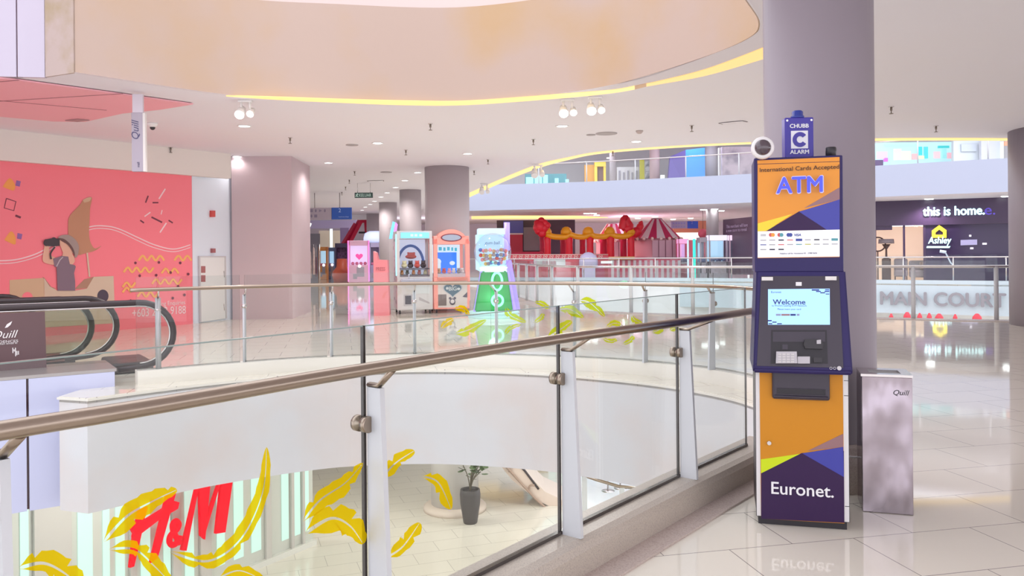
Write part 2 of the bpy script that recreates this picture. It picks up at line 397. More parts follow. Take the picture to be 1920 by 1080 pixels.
# mural wall and the wall with the service door
MP = Plane((-7.03, 17.55), (1.78, 2.43))
mdir, mn = MP.d, MP.n
def on(pl, t, z, off=0.0): return V((pl.p.x, pl.p.y, 0)) + pl.d * t + pl.n * off + V((0, 0, z))
m = MB(); m.poly([[on(MP, -9, 0, -0.02), on(MP, 0, 0, -0.02), on(MP, 0, ZC, -0.02), on(MP, -9, ZC, -0.02)]], -mn * 0.2)
struct(m.build('wall_left', M_white), 'white wall behind the pink mural', 'wall')
m = MB(); m.poly([[on(MP, -9, 3.24, 0.0), on(MP, 0.9, 3.24, 0.0), on(MP, 0.9, ZC - 0.001, 0.0), on(MP, -9, ZC - 0.001, 0.0)]], mn * 0.16)
struct(m.build('trim_6', mat('beige_bulkhead', (0.78, 0.72, 0.68), 0.7)), 'beige bulkhead strip above the pink mural', 'bulkhead')
DP = Plane((-7.0, 17.62), (-6.45 + 7.0, 18.95 - 17.62))
m = MB(); m.poly([[on(DP, -0.05, 0), on(DP, 1.6, 0), on(DP, 1.6, ZC), on(DP, -0.05, ZC)]], -DP.n * 0.2)
struct(m.build('wall_service', mat('cool_white_paint', (0.74, 0.79, 0.88), 0.5)), 'narrow cool white wall holding the service door', 'wall')
# pillar block
m = MB()
p1, p2 = fl(436, 599, 0), fl(549, 597.5, 0)
e = (p2 - p1).normalized(); nn = V((-e.y, e.x, 0))
m.poly([[p1, p2, p2 + nn * 2.2, p1 + nn * 2.2]], (0, 0, ZC))
struct(m.build('pillar', M_pillar), 'broad dusty pink square pillar right of the service door', 'pillar')
# columns
def column(px, Y, dia, label, z0=0.0, z1=ZC, mm=None, py=450, skirt=None):
    p = at(px, py, Y); m = MB(); m.lathe([(dia / 2, z0), (dia / 2, z1)], 48, (p.x, p.y, 0))
    o = struct(m.build('column', mm or M_colfar), label, 'column')
    if skirt:
        m = MB(); m.lathe([(dia / 2 + 0.025, 0), (dia / 2 + 0.025, skirt - 0.02), (dia / 2 + 0.002, skirt)], 48, (p.x, p.y, 0)); m.build('skirting', M_band, o)
    return o
COLP = V((2.02, 5.25, 0))
column(1535.5, 5.25, 0.68, 'large grey round column behind the cash machine', -5, 5.0, M_col, skirt=0.3)
column(2011, 15.4, 2.1, 'grey round column at the right edge of the picture', 0, ZC, M_col, 450)
column(839, 21.5, 1.19, 'broad mauve round column behind the gumball machine')
column(770, 29.0, 0.78, 'mauve round column just left of the broad one')
column(728, 36.0, 0.80, 'narrow mauve column third along the corridor')
column(700, 46.0, 0.75, 'distant mauve column beside the red frame')
column(1336, 44.5, 0.68, 'grey column across the court beside the dark store wall')

# ================================================================== NEAR BALUSTRADE
def seg_frame(a, b):
    d = (b - a).normalized(); n = V((d.y, -d.x, 0)); return d, n
RAILZ = 1.115
rail_px = [(0, 808), (200, 776), (400, 742), (690, 692), (1046, 636), (1270, 605), (1412, 583)]
rail = [fl(px, py, RAILZ) for px, py in rail_px]
rail = [rail[0] + (rail[0] - rail[2]) * 2.0, *rail, V((1.72, 5.33, RAILZ))]
railc = smooth(rail, 8)
def feather(px_path, wpx, pl, mb, seed=0, gap=0.12, jag=0.35, off=0.012):
    """flat feather sticker: two barbed halves either side of an open rachis line"""
    rnd = random.Random(seed)
    mid = smooth([V((x, y, 0)) for x, y in px_path], 8); N = len(mid) - 1
    cuts = sorted(rnd.sample(range(4, N - 3), max(2, N // 7)))
    for sgn in (1, -1):
        inn, out = [], []
        for i, p in enumerate(mid):
            t = i / N; d = (mid[min(i + 1, N)] - mid[max(i - 1, 0)]).normalized(); nrm = V((-d.y, d.x, 0)) * sgn
            wd = wpx * (math.sin(PI * min(1, t * 0.93 + 0.07)) ** 0.75) * (0.85 + 0.3 * (sgn > 0) * math.sin(t * 5 + seed))
            if i < 3: wd *= 0.25 * (i + 0.3)
            k = (i % 4) / 4.0; wd *= 1 - jag * 0.5 * k
            if any(abs(i - c) < 1 for c in cuts[(sgn > 0)::2]): wd *= 0.5
            g = gap * wpx * (1 - t) * 0.9 + 0.3
            sweep = d * (wd * 0.55)
            inn.append(p + nrm * min(g, wd * 0.6)); out.append(p + nrm * max(wd, min(g, wd * 0.6)) + sweep)
        A = [pl.hit(p.x, p.y, off) for p in inn]; Bq = [pl.hit(p.x, p.y, off) for p in out]
        mb.ribbon(A, Bq)
bal = thing('glass_balustrade', 'near glass balustrade with steel handrail and yellow feather stickers', 'balustrade')
m = MB(); m.tube(railc, 0.0225, 20); m.build('handrail', M_steel, bal)
front_panels = []
for i in range(len(G) - 1):
    a, b = G[i], G[i + 1]; d, n = seg_frame(a, b); L = (b - a).length
    T = Matrix.Translation(a) @ Matrix(((d.x, n.x, 0, 0), (d.y, n.y, 0, 0), (0, 0, 1, 0), (0, 0, 0, 1)))
    m = MB(T); x0, x1 = 0.004, L - 0.004
    m.mi = 0; m.add([(x0, -.006, HB + .015), (x1, -.006, HB + .015), (x1, -.006, 1.245), (x0, -.006, 1.245)], [(0, 1, 2, 3)])
    m.add([(x0, .006, HB + .015), (x1, .006, HB + .015), (x1, .006, 1.245), (x0, .006, 1.245)], [(0, 1, 2, 3)])
    m.mi = 1
    for (xa, xb) in ((x0 - .001, x0 + .002), (x1 - .002, x1 + .001)): m.box(xa, -.0065, HB + .01, xb, .0065, 1.246)
    m.mi = 2; m.box(x0, -.0062, 1.243, x1, .0062, 1.2465)
    m.mi = 1; m.box(x0, -.012, HB, x1, .012, HB + .016)
    g = m.build('glass_panel', [M_glass, M_edge, mat('top_glass_edge', (0.25, 0.33, 0.30), 0.2)], bal); front_panels.append(g)
def fin_post(parent, p, d, n, railp, zt=1.03, wb=0.105, wt=0.065, clampz=0.90, mm=None):
    """tapered fin on the walking side, with bracket to the rail and a round glass clamp"""
    T = Matrix.Translation(p) @ Matrix(((d.x, n.x, 0, 0), (d.y, n.y, 0, 0), (0, 0, 1, 0), (0, 0, 0, 1)))
    m = MB(T); m.poly([[(.006, .012, HB), (.006, .012 + wb, HB), (.006, .012 + wt, zt), (.006, .012, zt)]], (.022, 0, 0))
    post = m.build('post', mm or M_post, parent)
    rl = T.inverted() @ railp
    m = MB(T); m.tube([(.017, .014, zt + .008), (.017, .012 + wt * .8, zt + .008), (.017, rl.y, rl.z - .018)], 0.009, 8, flat=1.8)
    m.build('bracket', M_steel, post)
    m = MB(T)
    m.tube([(-.004, y, clampz) for y in (-.034, -.0325, -.0105, -.010, .010, .0105, .0325, .034)], [.026, .029, .029, .012, .012, .029, .029, .026], 24)
    m.build('clamp', M_steel, post)
def nearest(pts, p):
    return min(pts, key=lambda q: (q.x - p.x) ** 2 + (q.y - p.y) ** 2)
railf = smooth(rail, 60)
for i in range(1, len(G) - 1):
    d, n = seg_frame(G[i], G[i + 1]); fin_post(bal, G[i], d, n, nearest(railf, G[i] + n * 0.14))
# feather stickers
PLF = [Plane(G[i], G[i + 1] - G[i]) for i in range(len(G) - 1)]
def stick(panel, pl, path, wpx, seed, mm=None, **k):
    mb = MB(); feather(path, wpx, pl, mb, seed, **k); mb.build('feather_sticker', mm or M_yel, panel)
P1, P2 = 4, 5
for path, wpx, sd in (
    ([(194, 1016), (238, 968), (290, 938), (332, 918)], 26, 1),
    ([(318, 1034), (390, 1052), (452, 1010), (492, 925), (500, 838)], 22, 2),
    ([(204, 1030), (252, 1030), (290, 1062), (322, 1096)], 23, 3),
    ([(34, 1066), (82, 1056), (128, 1080), (150, 1110)], 34, 4),
    ([(410, 1084), (450, 1070), (500, 1092)], 16, 5),
    ([(568, 978), (600, 938), (648, 905), (681, 868)], 19, 6),
    ([(572, 1000), (620, 972), (655, 985), (681, 1020)], 33, 7)):
    stick(front_panels[P1], PLF[P1], path, wpx, sd)
for path, wpx, sd in (
    ([(712, 900), (742, 868), (777, 845)], 17, 8),
    ([(726, 1045), (756, 1024), (787, 980)], 19, 9),
    ([(791, 893), (822, 905), (846, 955)], 17, 10)):
    stick(front_panels[P2], PLF[P2], path, wpx, sd)

# ================================================================== CURVED BALUSTRADE ACROSS THE ATRIUM
bal2 = thing('glass_balustrade', 'curved glass balustrade with steel handrail on the far side of the atrium', 'balustrade')
brail_px = [(243, 543), (300, 541), (460, 537.5), (675, 532), (880, 529.5), (1077, 531), (1220, 532.5), (1340, 534.5), (1410, 537)]
br = [at(px, py, 1) for px, py in brail_px]
brz = [0.385 / (1.5 - p.z) for p in br]
br = [V((p.x * k, k, 1.115)) for p, k in zip(br, brz)]
# keep the rail at a steady reach behind the glass line
Bf = smooth(B, 10)
def b_at(px):
    return min(Bf, key=lambda q: abs(uv_of(q) - px))
def uv_of(q): return CX + q.x / q.y * F + ROLL * ((EYE - q.z) / q.y * F)
railb = [V((p.x, p.y, 1.105)) for p in offs(B, 0.12)]
cut = [p for p in railb]
m = MB(); m.tube([cut[0] + (cut[0] - cut[1]).normalized() * 0.08] + cut, 0.022, 14); m.build('handrail', M_steel, bal2)
jpx = [252, 297, 460, 622, 779, 931, 1078, 1213, 1340]
joints = [b_at(p) for p in jpx]
last = Bf.index(joints[-1]); rest = arc_pts(Bf[last:], 1.25)[1:]
joints += rest
back_panels = []
for a, b in zip(joints, joints[1:]):
    i0, i1 = Bf.index(a) if a in Bf else Bf.index(nearest(Bf, a)), Bf.index(b) if b in Bf else Bf.index(nearest(Bf, b))
    run = [V((p.x, p.y, 0)) for p in Bf[i0:i1 + 1:5]]
    if len(run) < 2: continue
    q = offs(run, 0.012); m = MB()
    m.mi = 0
    for r in (run, q): m.ribbon([p + V((0, 0, HB)) for p in r], [p + V((0, 0, 1.25)) for p in r], True)
    m.mi = 1; m.ribbon([p + V((0, 0, 1.25)) for p in run], [p + V((0, 0, 1.25)) for p in q])
    for e in (0, -1): m.add([run[e] + V((0, 0, HB)), q[e] + V((0, 0, HB)), q[e] + V((0, 0, 1.25)), run[e] + V((0, 0, 1.25))], [(0, 1, 2, 3)])
    m.ribbon([p + V((0, 0, HB + .002)) for p in run], [p + V((0, 0, HB + .02)) for p in run])
    back_panels.append((m.build('glass_panel', [M_glass, mat('grey_glass_edge', (0.20, 0.19, 0.18), 0.2)], bal2), run))
for k, p in enumerate(joints[1:], 1):
    nx = nearest(Bf, p); i = Bf.index(nx); d = (Bf[min(i + 1, len(Bf) - 1)] - Bf[max(i - 1, 0)]).normalized(); d.z = 0
    n = V((-d.y, d.x, 0)); r = nearest(railb, nx)
    if k <= 6:
        m = MB(); c = nx + n * 0.02
        m.cyl(c + V((0, 0, HB)), c + V((0, 0, 1.0)), 0.022 if k > 1 else 0.032, 12)
        po = m.build('post', M_post if k > 1 else mat('thick_grey_post', (0.50, 0.50, 0.51), 0.35, 0.3), bal2)
        m = MB(); m.ball(c + V((0, 0, 0.86)), 0.034); m.build('clamp', M_steel2, po); m = MB(); m.cyl(c + V((0, 0, 0.98)), V((r.x, r.y, 1.09)), 0.010, 8); m.build('bracket', M_steel2, po)
    else:
        fin_post(bal2, nx, d, -n, V((r.x, r.y, 1.105)), 1.02, 0.11, 0.07, 0.90)
# lime feathers on the far glass
def back_plane(px):
    best = min(back_panels, key=lambda t: abs(uv_of((t[1][0] + t[1][-1]) / 2) - px)); r = best[1]
    return best[0], Plane(r[0], r[-1] - r[0])
for k, (path, wpx) in enumerate([
    ([(826, 618), (836, 606), (850, 598)], 8), ([(850, 580), (866, 578), (880, 590)], 7), ([(852, 626), (880, 618), (912, 600)], 10),
    ([(948, 575), (958, 592), (986, 604)], 9), ([(946, 628), (956, 616), (976, 608)], 6), ([(1000, 606), (1012, 598), (1019, 588)], 6),
    ([(1000, 566), (1016, 569), (1030, 578)], 6), ([(1046, 581), (1068, 580), (1094, 596)], 10), ([(1086, 563), (1106, 568), (1134, 594)], 11),
    ([(1024, 634), (1050, 618), (1072, 602)], 12), ([(1128, 634), (1146, 640), (1156, 636)], 6), ([(1166, 646), (1180, 640), (1188, 630)], 6),
    ([(1136, 614), (1150, 606), (1164, 608)], 7), ([(1184, 590), (1190, 600), (1204, 606)], 6), ([(1222, 624), (1236, 618), (1250, 606)], 7), ([(1254, 620), (1264, 616), (1272, 618)], 6)]):
    panel, pl = back_plane(path[1][0])
    mb = MB(); feather(path, wpx, pl, mb, k + 30, off=0.02); mb.build('feather_sticker', M_yel if k in (0, 1) else M_lime, panel)

# ================================================================== CASH MACHINE
aw = 0.478
arot = math.atan2(4.29 - 4.41, 1.79 - 1.33)
A0 = fl(1418, 983, 0)
AP = Plane(A0, (math.cos(arot), math.sin(arot)))
atm = thing('cash_machine', 'tall navy and orange cash machine standing in front of the grey column', 'cash machine', A0, arot)
M_navy = mat('navy_paint', (0.026, 0.018, 0.105), 0.4, spec=.3)
M_purp = mat('deep_purple_vinyl', (0.04, 0.016, 0.072), 0.4, spec=.25)
M_or = mat('orange_vinyl', (0.62, 0.25, 0.015), 0.38, spec=.3)
M_orhi = mat('backlit_orange_panel', (0.72, 0.27, 0.02), 0.4, emit=(1.0, 0.36, 0.03), es=0.05)
M_blue = mat('cobalt_vinyl', (0.045, 0.05, 0.36), 0.4)
M_mauve = mat('mauve_vinyl', (0.30, 0.16, 0.17), 0.4)
M_yv = mat('yellow_vinyl', (0.85, 0.66, 0.03), 0.4)
M_lv = mat('lime_vinyl', (0.60, 0.75, 0.0), 0.4)
M_frame = mat('white_frame', (0.74, 0.73, 0.74), 0.4)
M_bez = mat('dark_bezel', (0.045, 0.036, 0.055), 0.38)
M_bez2 = mat('darker_recess', (0.016, 0.013, 0.02), 0.4)
def ap(px, py, y=0.0):
    u, z = AP.uz(px, py); return V((u, y, z))
# lower cabinet: local x across, y into the cabinet, z up
TOPZ, MIDZ, HEADZ = 0.90, 0.845, 1.39
m = MB(); m.mi = 0; m.box(0.004, 0.012, 0.045, aw - 0.006, 0.42, TOPZ, 0.004)
m.mi = 1; m.box(0, 0.0, 0.045, aw, 0.014, TOPZ, 0.003)                       # white face frame
m.mi = 2; m.box(0.012, 0.02, 0.0, aw - 0.012, 0.40, 0.05)
m.mi = 2
for z in (0.13, 0.72, 0.80): m.box(aw - 0.024, -0.0012, z, aw - 0.001, 0.001, z + 0.003)
m.build('cabinet', [M_black, M_frame, M_black], atm)
def decal(name, polys, mats, parent, y, thick=0.002):
    m = MB()
    for k, (pts, mi) in enumerate(polys):
        m.mi = mi; yy = y - k * 0.0005
        m.poly([[ap(*p, yy) for p in pts]], (0, thick, 0))
    return m.build(name, mats, parent)
door = decal('service_door', [([(1424, 697), (1580, 699), (1583, 981), (1427, 972)], 0),
    ([(1427, 886.5), (1503, 849), (1582, 845), (1583, 980), (1427, 972)], 1), ([(1426.5, 861), (1500, 850.5), (1427, 887)], 2),
    ([(1514, 845), (1580.5, 813), (1580.8, 837.5)], 3), ([(1504, 849.5), (1580.8, 837.5), (1582, 894)], 4)],
    [M_or, M_purp, M_lv, M_mauve, M_blue], atm, -0.004)
m = MB(); T0 = ap(1446, 925, -0.0085)
m.text('Euronet.', T0, (1, 0, 0), (0, 0, 1), w=0.318, depth=0.002, bold=0.012); m.build('lettering', mat('white_lettering', (0.86, 0.86, 0.90), 0.4), door)
m = MB(); c = ap(1442, 830, -0.007); m.cyl(c, c + V((0, -.006, 0)), 0.011, 16); m.cyl(c, c + V((0, -.008, 0)), 0.004, 8); m.build('lock', M_steel2, door)
# dispenser tray
m = MB(); t0, t1 = ap(1447, 695), ap(1555, 750)
m.mi = 0; m.box(t0.x, -0.035, t1.z, t1.x, 0.02, t0.z + 0.03, 0.012)
m.mi = 1; m.box(t0.x + 0.022, -0.038, t1.z + 0.030, t1.x - 0.022, -0.03, t1.z + 0.062, 0.002)
m.mi = 0; m.tube([(t0.x + 0.01, -0.04, t1.z + 0.017), (t1.x - 0.01, -0.04, t1.z + 0.017)], 0.007, 8)
m.build('cash_tray', [M_bez, M_bez2], atm)
# middle module: bezel leaning out towards the bottom
m = MB(); m.mi = 0
prof2 = [(-0.005, HEADZ), (-0.115, MIDZ + 0.045), (-0.115, MIDZ + 0.02), (-0.10, MIDZ), (0.40, MIDZ), (0.40, HEADZ)]
xl, xr = 0.0, aw
top = [(xl + 0.012, y, z) if z > 1.2 else (xl - 0.014, y, z) for y, z in prof2]; bot = [(xr - 0.012, y, z) if z > 1.2 else (xr + 0.004, y, z) for y, z in prof2]
m.add(top + bot, [tuple(range(6)), tuple(range(6, 12))] + [(i, (i + 1) % 6, 6 + (i + 1) % 6, 6 + i) for i in range(6)])
es = [e for e in m.bm.edges]; bmesh.ops.bevel(m.bm, geom=es, offset=0.008, segments=2, affect='EDGES', clamp_overlap=True)
mid = m.build('display_module', [M_navy], atm)
sl = V((0, -0.11, -(HEADZ - MIDZ - 0.045))).normalized()                     # direction down the sloping face
fo = V((0, -0.005, HEADZ)); fn = V((0, sl.z, -sl.y)).normalized()
if fn.y > 0: fn = -fn
AR = Matrix.Rotation(-arot, 3, 'Z')
def sp(px, py, off=0.0):                                                     # sight line onto the sloping face, in the machine's space
    u, v = uv(px, py); r = AR @ V((u / F, 1, -v / F)); o = AR @ (V((0, 0, EYE)) - A0)
    q = fo + fn * off; t = (q - o).dot(fn) / r.dot(fn); return o + r * t
def slab(mb, pts, off, thick):
    mb.poly([[sp(x, y, off) for x, y in pts]], fn * thick)
m = MB(); slab(m, [(1427, 518), (1573, 518), (1581, 690), (1419, 686)], -0.002, 0.006)
bz = m.build('bezel', M_bez, mid)
m = MB(); slab(m, [(1428, 520), (1449, 520), (1449, 526.5), (1428, 526.5)], 0.002, 0.012); slab(m, [(1547, 519), (1568, 519), (1568, 526), (1547, 526)], 0.002, 0.012)
m.build('status_lamp', mat('pale_lamp', (0.75, 0.73, 0.70), 0.3), bz)
m = MB(); slab(m, [(1492, 529), (1503, 529), (1503, 536), (1492, 536)], 0.004, 0.003); m.build('camera_sticker', mat('white_sticker', (0.8, 0.8, 0.82), 0.4), bz)
scr = MB(); scr.mi = 0; slab(scr, [(1440, 542.5), (1555.5, 541.5), (1556, 609), (1440, 609)], 0.002, 0.004)
scr.mi = 1
for (x0, y0, x1, y1) in ((1522, 542.5, 1536, 545), (1530, 545.5, 1539, 547.5), (1538, 548, 1547, 550), (1547, 542.5, 1555, 544.5), (1548, 550.5, 1555, 552), (1546, 545.5, 1555, 547.5), (1440, 600, 1447, 602.5), (1448, 603, 1456, 605), (1441, 606, 1448, 608), (1457, 606, 1466, 608)):
    slab(scr, [(x0, y0), (x1, y0), (x1, y1), (x0, y1)], 0.0065, 0.0005)
for (x0, x1, mi) in ((1455, 1464, 2), (1465, 1481, 3), (1482, 1492, 1), (1494, 1499, 2)):
    scr.mi = mi; slab(scr, [(x0, 588.5), (x1, 588.5), (x1, 592), (x0, 592)], 0.0065, 0.0005)
scr.mi = 1
sx = (sp(1500, 560) - sp(1450, 560)).normalized(); su = -sl
scr.text('Welcome', sp(1449, 571, 0.0065), sx, su, w=0.166, h=0.028, depth=0.0006, bold=0.02)
scr.text("to World's Leading ATM Network", sp(1447, 575.5, 0.0065), sx, su, w=0.178, depth=0.0006)
scr.text('Please insert your card', sp(1458, 582, 0.0065), sx, su, w=0.118, depth=0.0006)
scr.text('Euronet', sp(1446, 549.5, 0.0065), sx, su, w=0.052, depth=0.0006)
scr.build('screen', [mat('blue_screen', (0.2, 0.4, 0.8), 0.3, emit=(0.30, 0.52, 0.98), es=0.85), mat('dark_screen_print', (0.03, 0.04, 0.2), 0.4), mat('grey_screen_print', (0.3, 0.32, 0.5), 0.4), mat('brown_screen_print', (0.35, 0.2, 0.2), 0.4)], mid)
m = MB(); m.mi = 0; slab(m, [(1446, 619), (1550, 619), (1552, 682), (1445, 682)], 0.003, 0.003)
rec = m.build('keypad_recess', [M_bez2], mid)
m = MB(); m.mi = 1; slab(m, [(1449, 622), (1547, 622), (1547, 641), (1449, 641)], 0.006, 0.002)
m.mi = 0; slab(m, [(1464, 644), (1480, 644), (1480, 657), (1464, 657)], 0.006, 0.004); m.mi = 1; slab(m, [(1467, 646), (1477, 646), (1477, 655), (1467, 655)], 0.010, 0.002)
m.build('card_slot', [M_bez2, M_bez], rec)
M_key = mat('grey_keypad_metal', (0.42, 0.40, 0.42), 0.35, 0.6)
m = MB(); m.mi = 0; slab(m, [(1455, 660), (1493, 660), (1494, 682), (1454, 682)], 0.006, 0.030)
m.mi = 1
for j in range(4):
    for i in range(4): slab(m, [(1459 + i * 8, 663 + j * 4.6), (1465 + i * 8, 663 + j * 4.6), (1465 + i * 8, 666 + j * 4.6), (1459 + i * 8, 666 + j * 4.6)], 0.036, 0.003)
m.mi = 0; slab(m, [(1495, 669), (1518, 669), (1518, 682), (1495, 682)], 0.006, 0.016)
m.build('keypad', [M_key, mat('pale_keys', (0.58, 0.56, 0.56), 0.4)], rec)
m = MB(); m.mi = 0; slab(m, [(1509, 637), (1539, 637), (1543, 645), (1541, 655), (1509, 654), (1506, 646)], 0.006, 0.022)
m.mi = 1; slab(m, [(1531, 638), (1539, 637), (1539, 645), (1531, 645)], 0.028, 0.008); m.mi = 0; slab(m, [(1525, 671), (1541, 671), (1541, 680), (1525, 680)], 0.006, 0.014)
m.build('card_reader', [M_black, M_key], rec)
m = MB(); 
for px in (1558, 1565): c = sp(px, 690.5, 0.004); m.tube([c + sx * (math.cos(a) * .006) + su * (math.sin(a) * .006) for a in [k * PI / 6 for k in range(12)]], 0.0013, 6, closed=True)
c = sp(1573.5, 690.5, 0.004); m.cyl(c, c + fn * 0.003, 0.011, 18)
m.build('service_icons', mat('pale_icons', (0.6, 0.58, 0.6), 0.4), mid)
# header
m = MB(); m.box(0.004, 0.0, HEADZ - 0.01, aw - 0.02, 0.36, 2.005, 0.006)
head = m.build('header', M_navy, atm)
hp = decal('sign_panel', [([(1420.5, 308.5), (1574, 303.5), (1574, 482), (1420.5, 484)], 0),
    ([(1420.7, 433.5), (1460, 421), (1437, 432.8), (1420.7, 433.5)], 2), ([(1420.5, 419), (1486, 401), (1437, 432.8), (1420.5, 434)], 2),
    ([(1437, 433), (1498, 396.5), (1546, 390), (1574, 430), (1574, 431)], 1), ([(1508, 390), (1574, 351.5), (1574, 374)], 3),
    ([(1498, 397), (1574, 374), (1574, 431), (1550, 431)], 4), ([(1420.5, 434), (1574, 430.5), (1574, 481), (1420.5, 483)], 5)],
    [M_orhi, M_purp, M_yv, M_mauve, M_blue, mat('backlit_white_panel', (0.8, 0.8, 0.82), 0.4, emit=(0.9, 0.93, 1.0), es=0.18)], head, -0.004)
decal('top_strip', [([(1420, 301), (1574, 294.5), (1574, 302.5), (1420, 307.5)], 0)], [M_orhi], head, -0.004)
m = MB(); m.text('International Cards Accepted', ap(1424.5, 325.5, -0.0085), (1, 0, 0.012), (0, 0, 1), w=0.405, h=0.030, depth=0.001, bold=0.006)
m.build('lettering', mat('dark_brown_lettering', (0.05, 0.02, 0.01), 0.5), hp)
m = MB(); m.mi = 0; m.text('ATM', ap(1455, 363.5, -0.022), (1, 0, 0.01), (0, 0, 1), w=0.235, h=0.086, depth=0.016, bold=0.018)
m.mi = 1; m.text('ATM', ap(1454, 365, -0.0095), (1, 0, 0.01), (0, 0, 1), w=0.245, h=0.096, depth=0.004, bold=0.035)
m.build('illuminated_letters', [mat('blue_lit_letters', (0.03, 0.04, 0.5), 0.3, emit=(0.06, 0.07, 0.9), es=0.7), glow('blue_letter_halo', (0.55, 0.55, 1.0), 0.8)], hp)
# printed card emblems, each a small mark of its own
LG = {'r': (0.65, 0.10, 0.10), 'o': (0.85, 0.35, 0.05), 'b': (0.05, 0.08, 0.35), 'g': (0.35, 0.36, 0.38), 't': (0.10, 0.35, 0.40), 'k': (0.05, 0.05, 0.08), 'y': (0.5, 0.5, 0.05), 'w': (0.55, 0.55, 0.57)}
keys = list(LG); m = MB()
def chip(x, y, wd, ht, k): m.mi = keys.index(k); m.poly([[ap(x - wd / 2, y - ht / 2, -0.0082), ap(x + wd / 2, y - ht / 2, -0.0082), ap(x + wd / 2, y + ht / 2, -0.0082), ap(x - wd / 2, y + ht / 2, -0.0082)]], (0, .001, 0))
def disc(x, y, r, k, y0=-0.0082): m.mi = keys.index(k); m.poly([[ap(x + r * math.cos(a * PI / 8), y + r * math.sin(a * PI / 8), y0) for a in range(16)]], (0, .001, 0))
chip(1431, 441, 10, 4, 'w')
for x, a, b2 in ((1445, 'r', 'o'), (1461, 'r', 't'), (1478, 'b', 'b')): disc(x, 440.5, 3.6, a); disc(x + 4, 440.5, 3.6, b2, -0.0086)
m.mi = keys.index('b'); m.text('VISA', ap(1489, 443, -0.0082), (1, 0, 0), (0, 0, 1), w=0.034, depth=0.001, bold=0.03, shear=0.25)
for row, y, ks in ((0, 450.5, 'ggkrbgkgt'), (1, 459, 'bgrgtyggg'), (2, 468, 'gkk')):
    for i, k in enumerate(ks):
        x = 1431 + i * 16.7; yy = y - i * 0.18
        if k in 'bkt' and not (row == 1): chip(x, yy, 12 if k != 'k' else 10, 4.5 if k != 'k' else 2.4, k)
        else: chip(x, yy, 11, 1.6, k)
m.build('card_emblems', [mat('emblem_' + {'r': 'red', 'o': 'orange', 'b': 'navy', 'g': 'grey', 't': 'teal', 'k': 'black', 'y': 'olive', 'w': 'pale'}[k], LG[k], 0.5) for k in keys], hp)
m = MB(); m.text('Helpline call for Assistance 03 - 2780 5656', ap(1462, 477.5, -0.0082), (1, 0, 0.005), (0, 0, 1), w=0.19, depth=0.001, bold=0.01); m.build('helpline_print', mat('grey_print', (0.12, 0.12, 0.2), 0.5), hp)

# things on top of the cash machine
M_royal = mat('royal_blue_box', (0.05, 0.035, 0.33), 0.4)
ab0 = A0 + Matrix.Rotation(arot, 3, 'Z') @ V((0, 0.16, 0))
BPn = Plane(ab0, (math.cos(arot * 0.35), math.sin(arot * 0.35)))
bl, brt, bt = BPn.hit(1472, 290), BPn.hit(1526, 290), BPn.hit(1499, 220)
bw = (brt - bl).length
alarm = thing('alarm_box', 'royal blue alarm siren box with a large C emblem above the cash machine', 'alarm', (bl.x, bl.y, 2.005), arot * 0.35)
hz = bt.z - 2.005
m = MB(); m.box(0, 0, 0, bw, 0.075, hz, 0.006); m.build('box', M_royal, alarm)
m = MB(); m.text('CHUBB', (bw / 2, -0.001, hz * 0.755), (1, 0, 0), (0, 0, 1), w=bw * 0.66, h=hz * 0.095, depth=0.002, bold=0.03, align='C')
m.text('ALARM', (bw / 2, -0.001, hz * 0.155), (1, 0, 0), (0, 0, 1), w=bw * 0.66, h=hz * 0.095, depth=0.002, bold=0.03, align='C')
m.poly([[(bw * .21, -.001, hz * .28), (bw * .80, -.001, hz * .28), (bw * .80, -.001, hz * .69), (bw * .21, -.001, hz * .69)]], (0, .002, 0))
m.build('lettering', mat('white_alarm_print', (0.8, 0.8, 0.84), 0.4), alarm)
for x, z in ((.08, .93), (.92, .93), (.08, .06), (.92, .06)):
    m = MB(); m.cyl((bw * x, .001, hz * z), (bw * x, -.004, hz * z), 0.006, 10); m.build('screw', M_steel2, alarm)
m = MB(); cx0, cz0, ro, ri = bw * 0.52, hz * 0.485, bw * 0.255, bw * 0.115; K = 28; a0 = 0.62
o_, i_ = [], []
for k in range(K + 1):
    a = a0 + (2 * PI - 2 * a0) * k / K
    o_.append(V((cx0 + ro * math.cos(a), -.004, cz0 + ro * math.sin(a) * 1.05))); i_.append(V((cx0 + ri * math.cos(a), -.004, cz0 + ri * math.sin(a) * 1.05)))
m.poly([o_ + i_[::-1]], (0, .003, 0)); m.build('emblem', M_royal, alarm)
m = MB(); m.lathe([(0.037, 0), (0.037, 0.012), (0.031, 0.014), (0.031, 0.036), (0.024, 0.043)], 20, (bw / 2, 0.037, hz)); m.build('beacon', mat('blue_beacon', (0.03, 0.05, 0.30), 0.12), alarm)
dc = AP.hit(1430, 277, 0.05)
dome = thing('dome_camera', 'white dome security camera mounted on the left top corner of the cash machine', 'camera', (dc.x, dc.y, 2.005), arot)
dz = dc.z - 2.005
m = MB(); m.T = Matrix.Translation((0, 0, dz)) @ Matrix.Rotation(PI / 2, 4, 'X'); m.lathe([(0.0605, -0.035), (0.0605, 0.0), (0.055, 0.012), (0.043, 0.016)], 32); m.T = Matrix(); m.box(-0.03, -0.01, 0, 0.03, 0.045, dz - 0.03, 0.006); m.build('housing', M_wp, dome)
m = MB(); m.ball((0, -0.012, dz), 0.043, 24, 14); m.build('lens_dome', mat('smoked_dome', (0.08, 0.055, 0.07), 0.06, spec=0.8), dome)
an0 = AP.hit(1558, 296, -0.2)
m = MB(); m.lathe([(0.029, 0), (0.029, 0.062), (0.026, 0.068)], 20)
tag(m.build('antenna_puck', M_black, None, (an0.x, an0.y, 2.005)), 'short black cylinder standing on the right top of the cash machine', 'antenna')

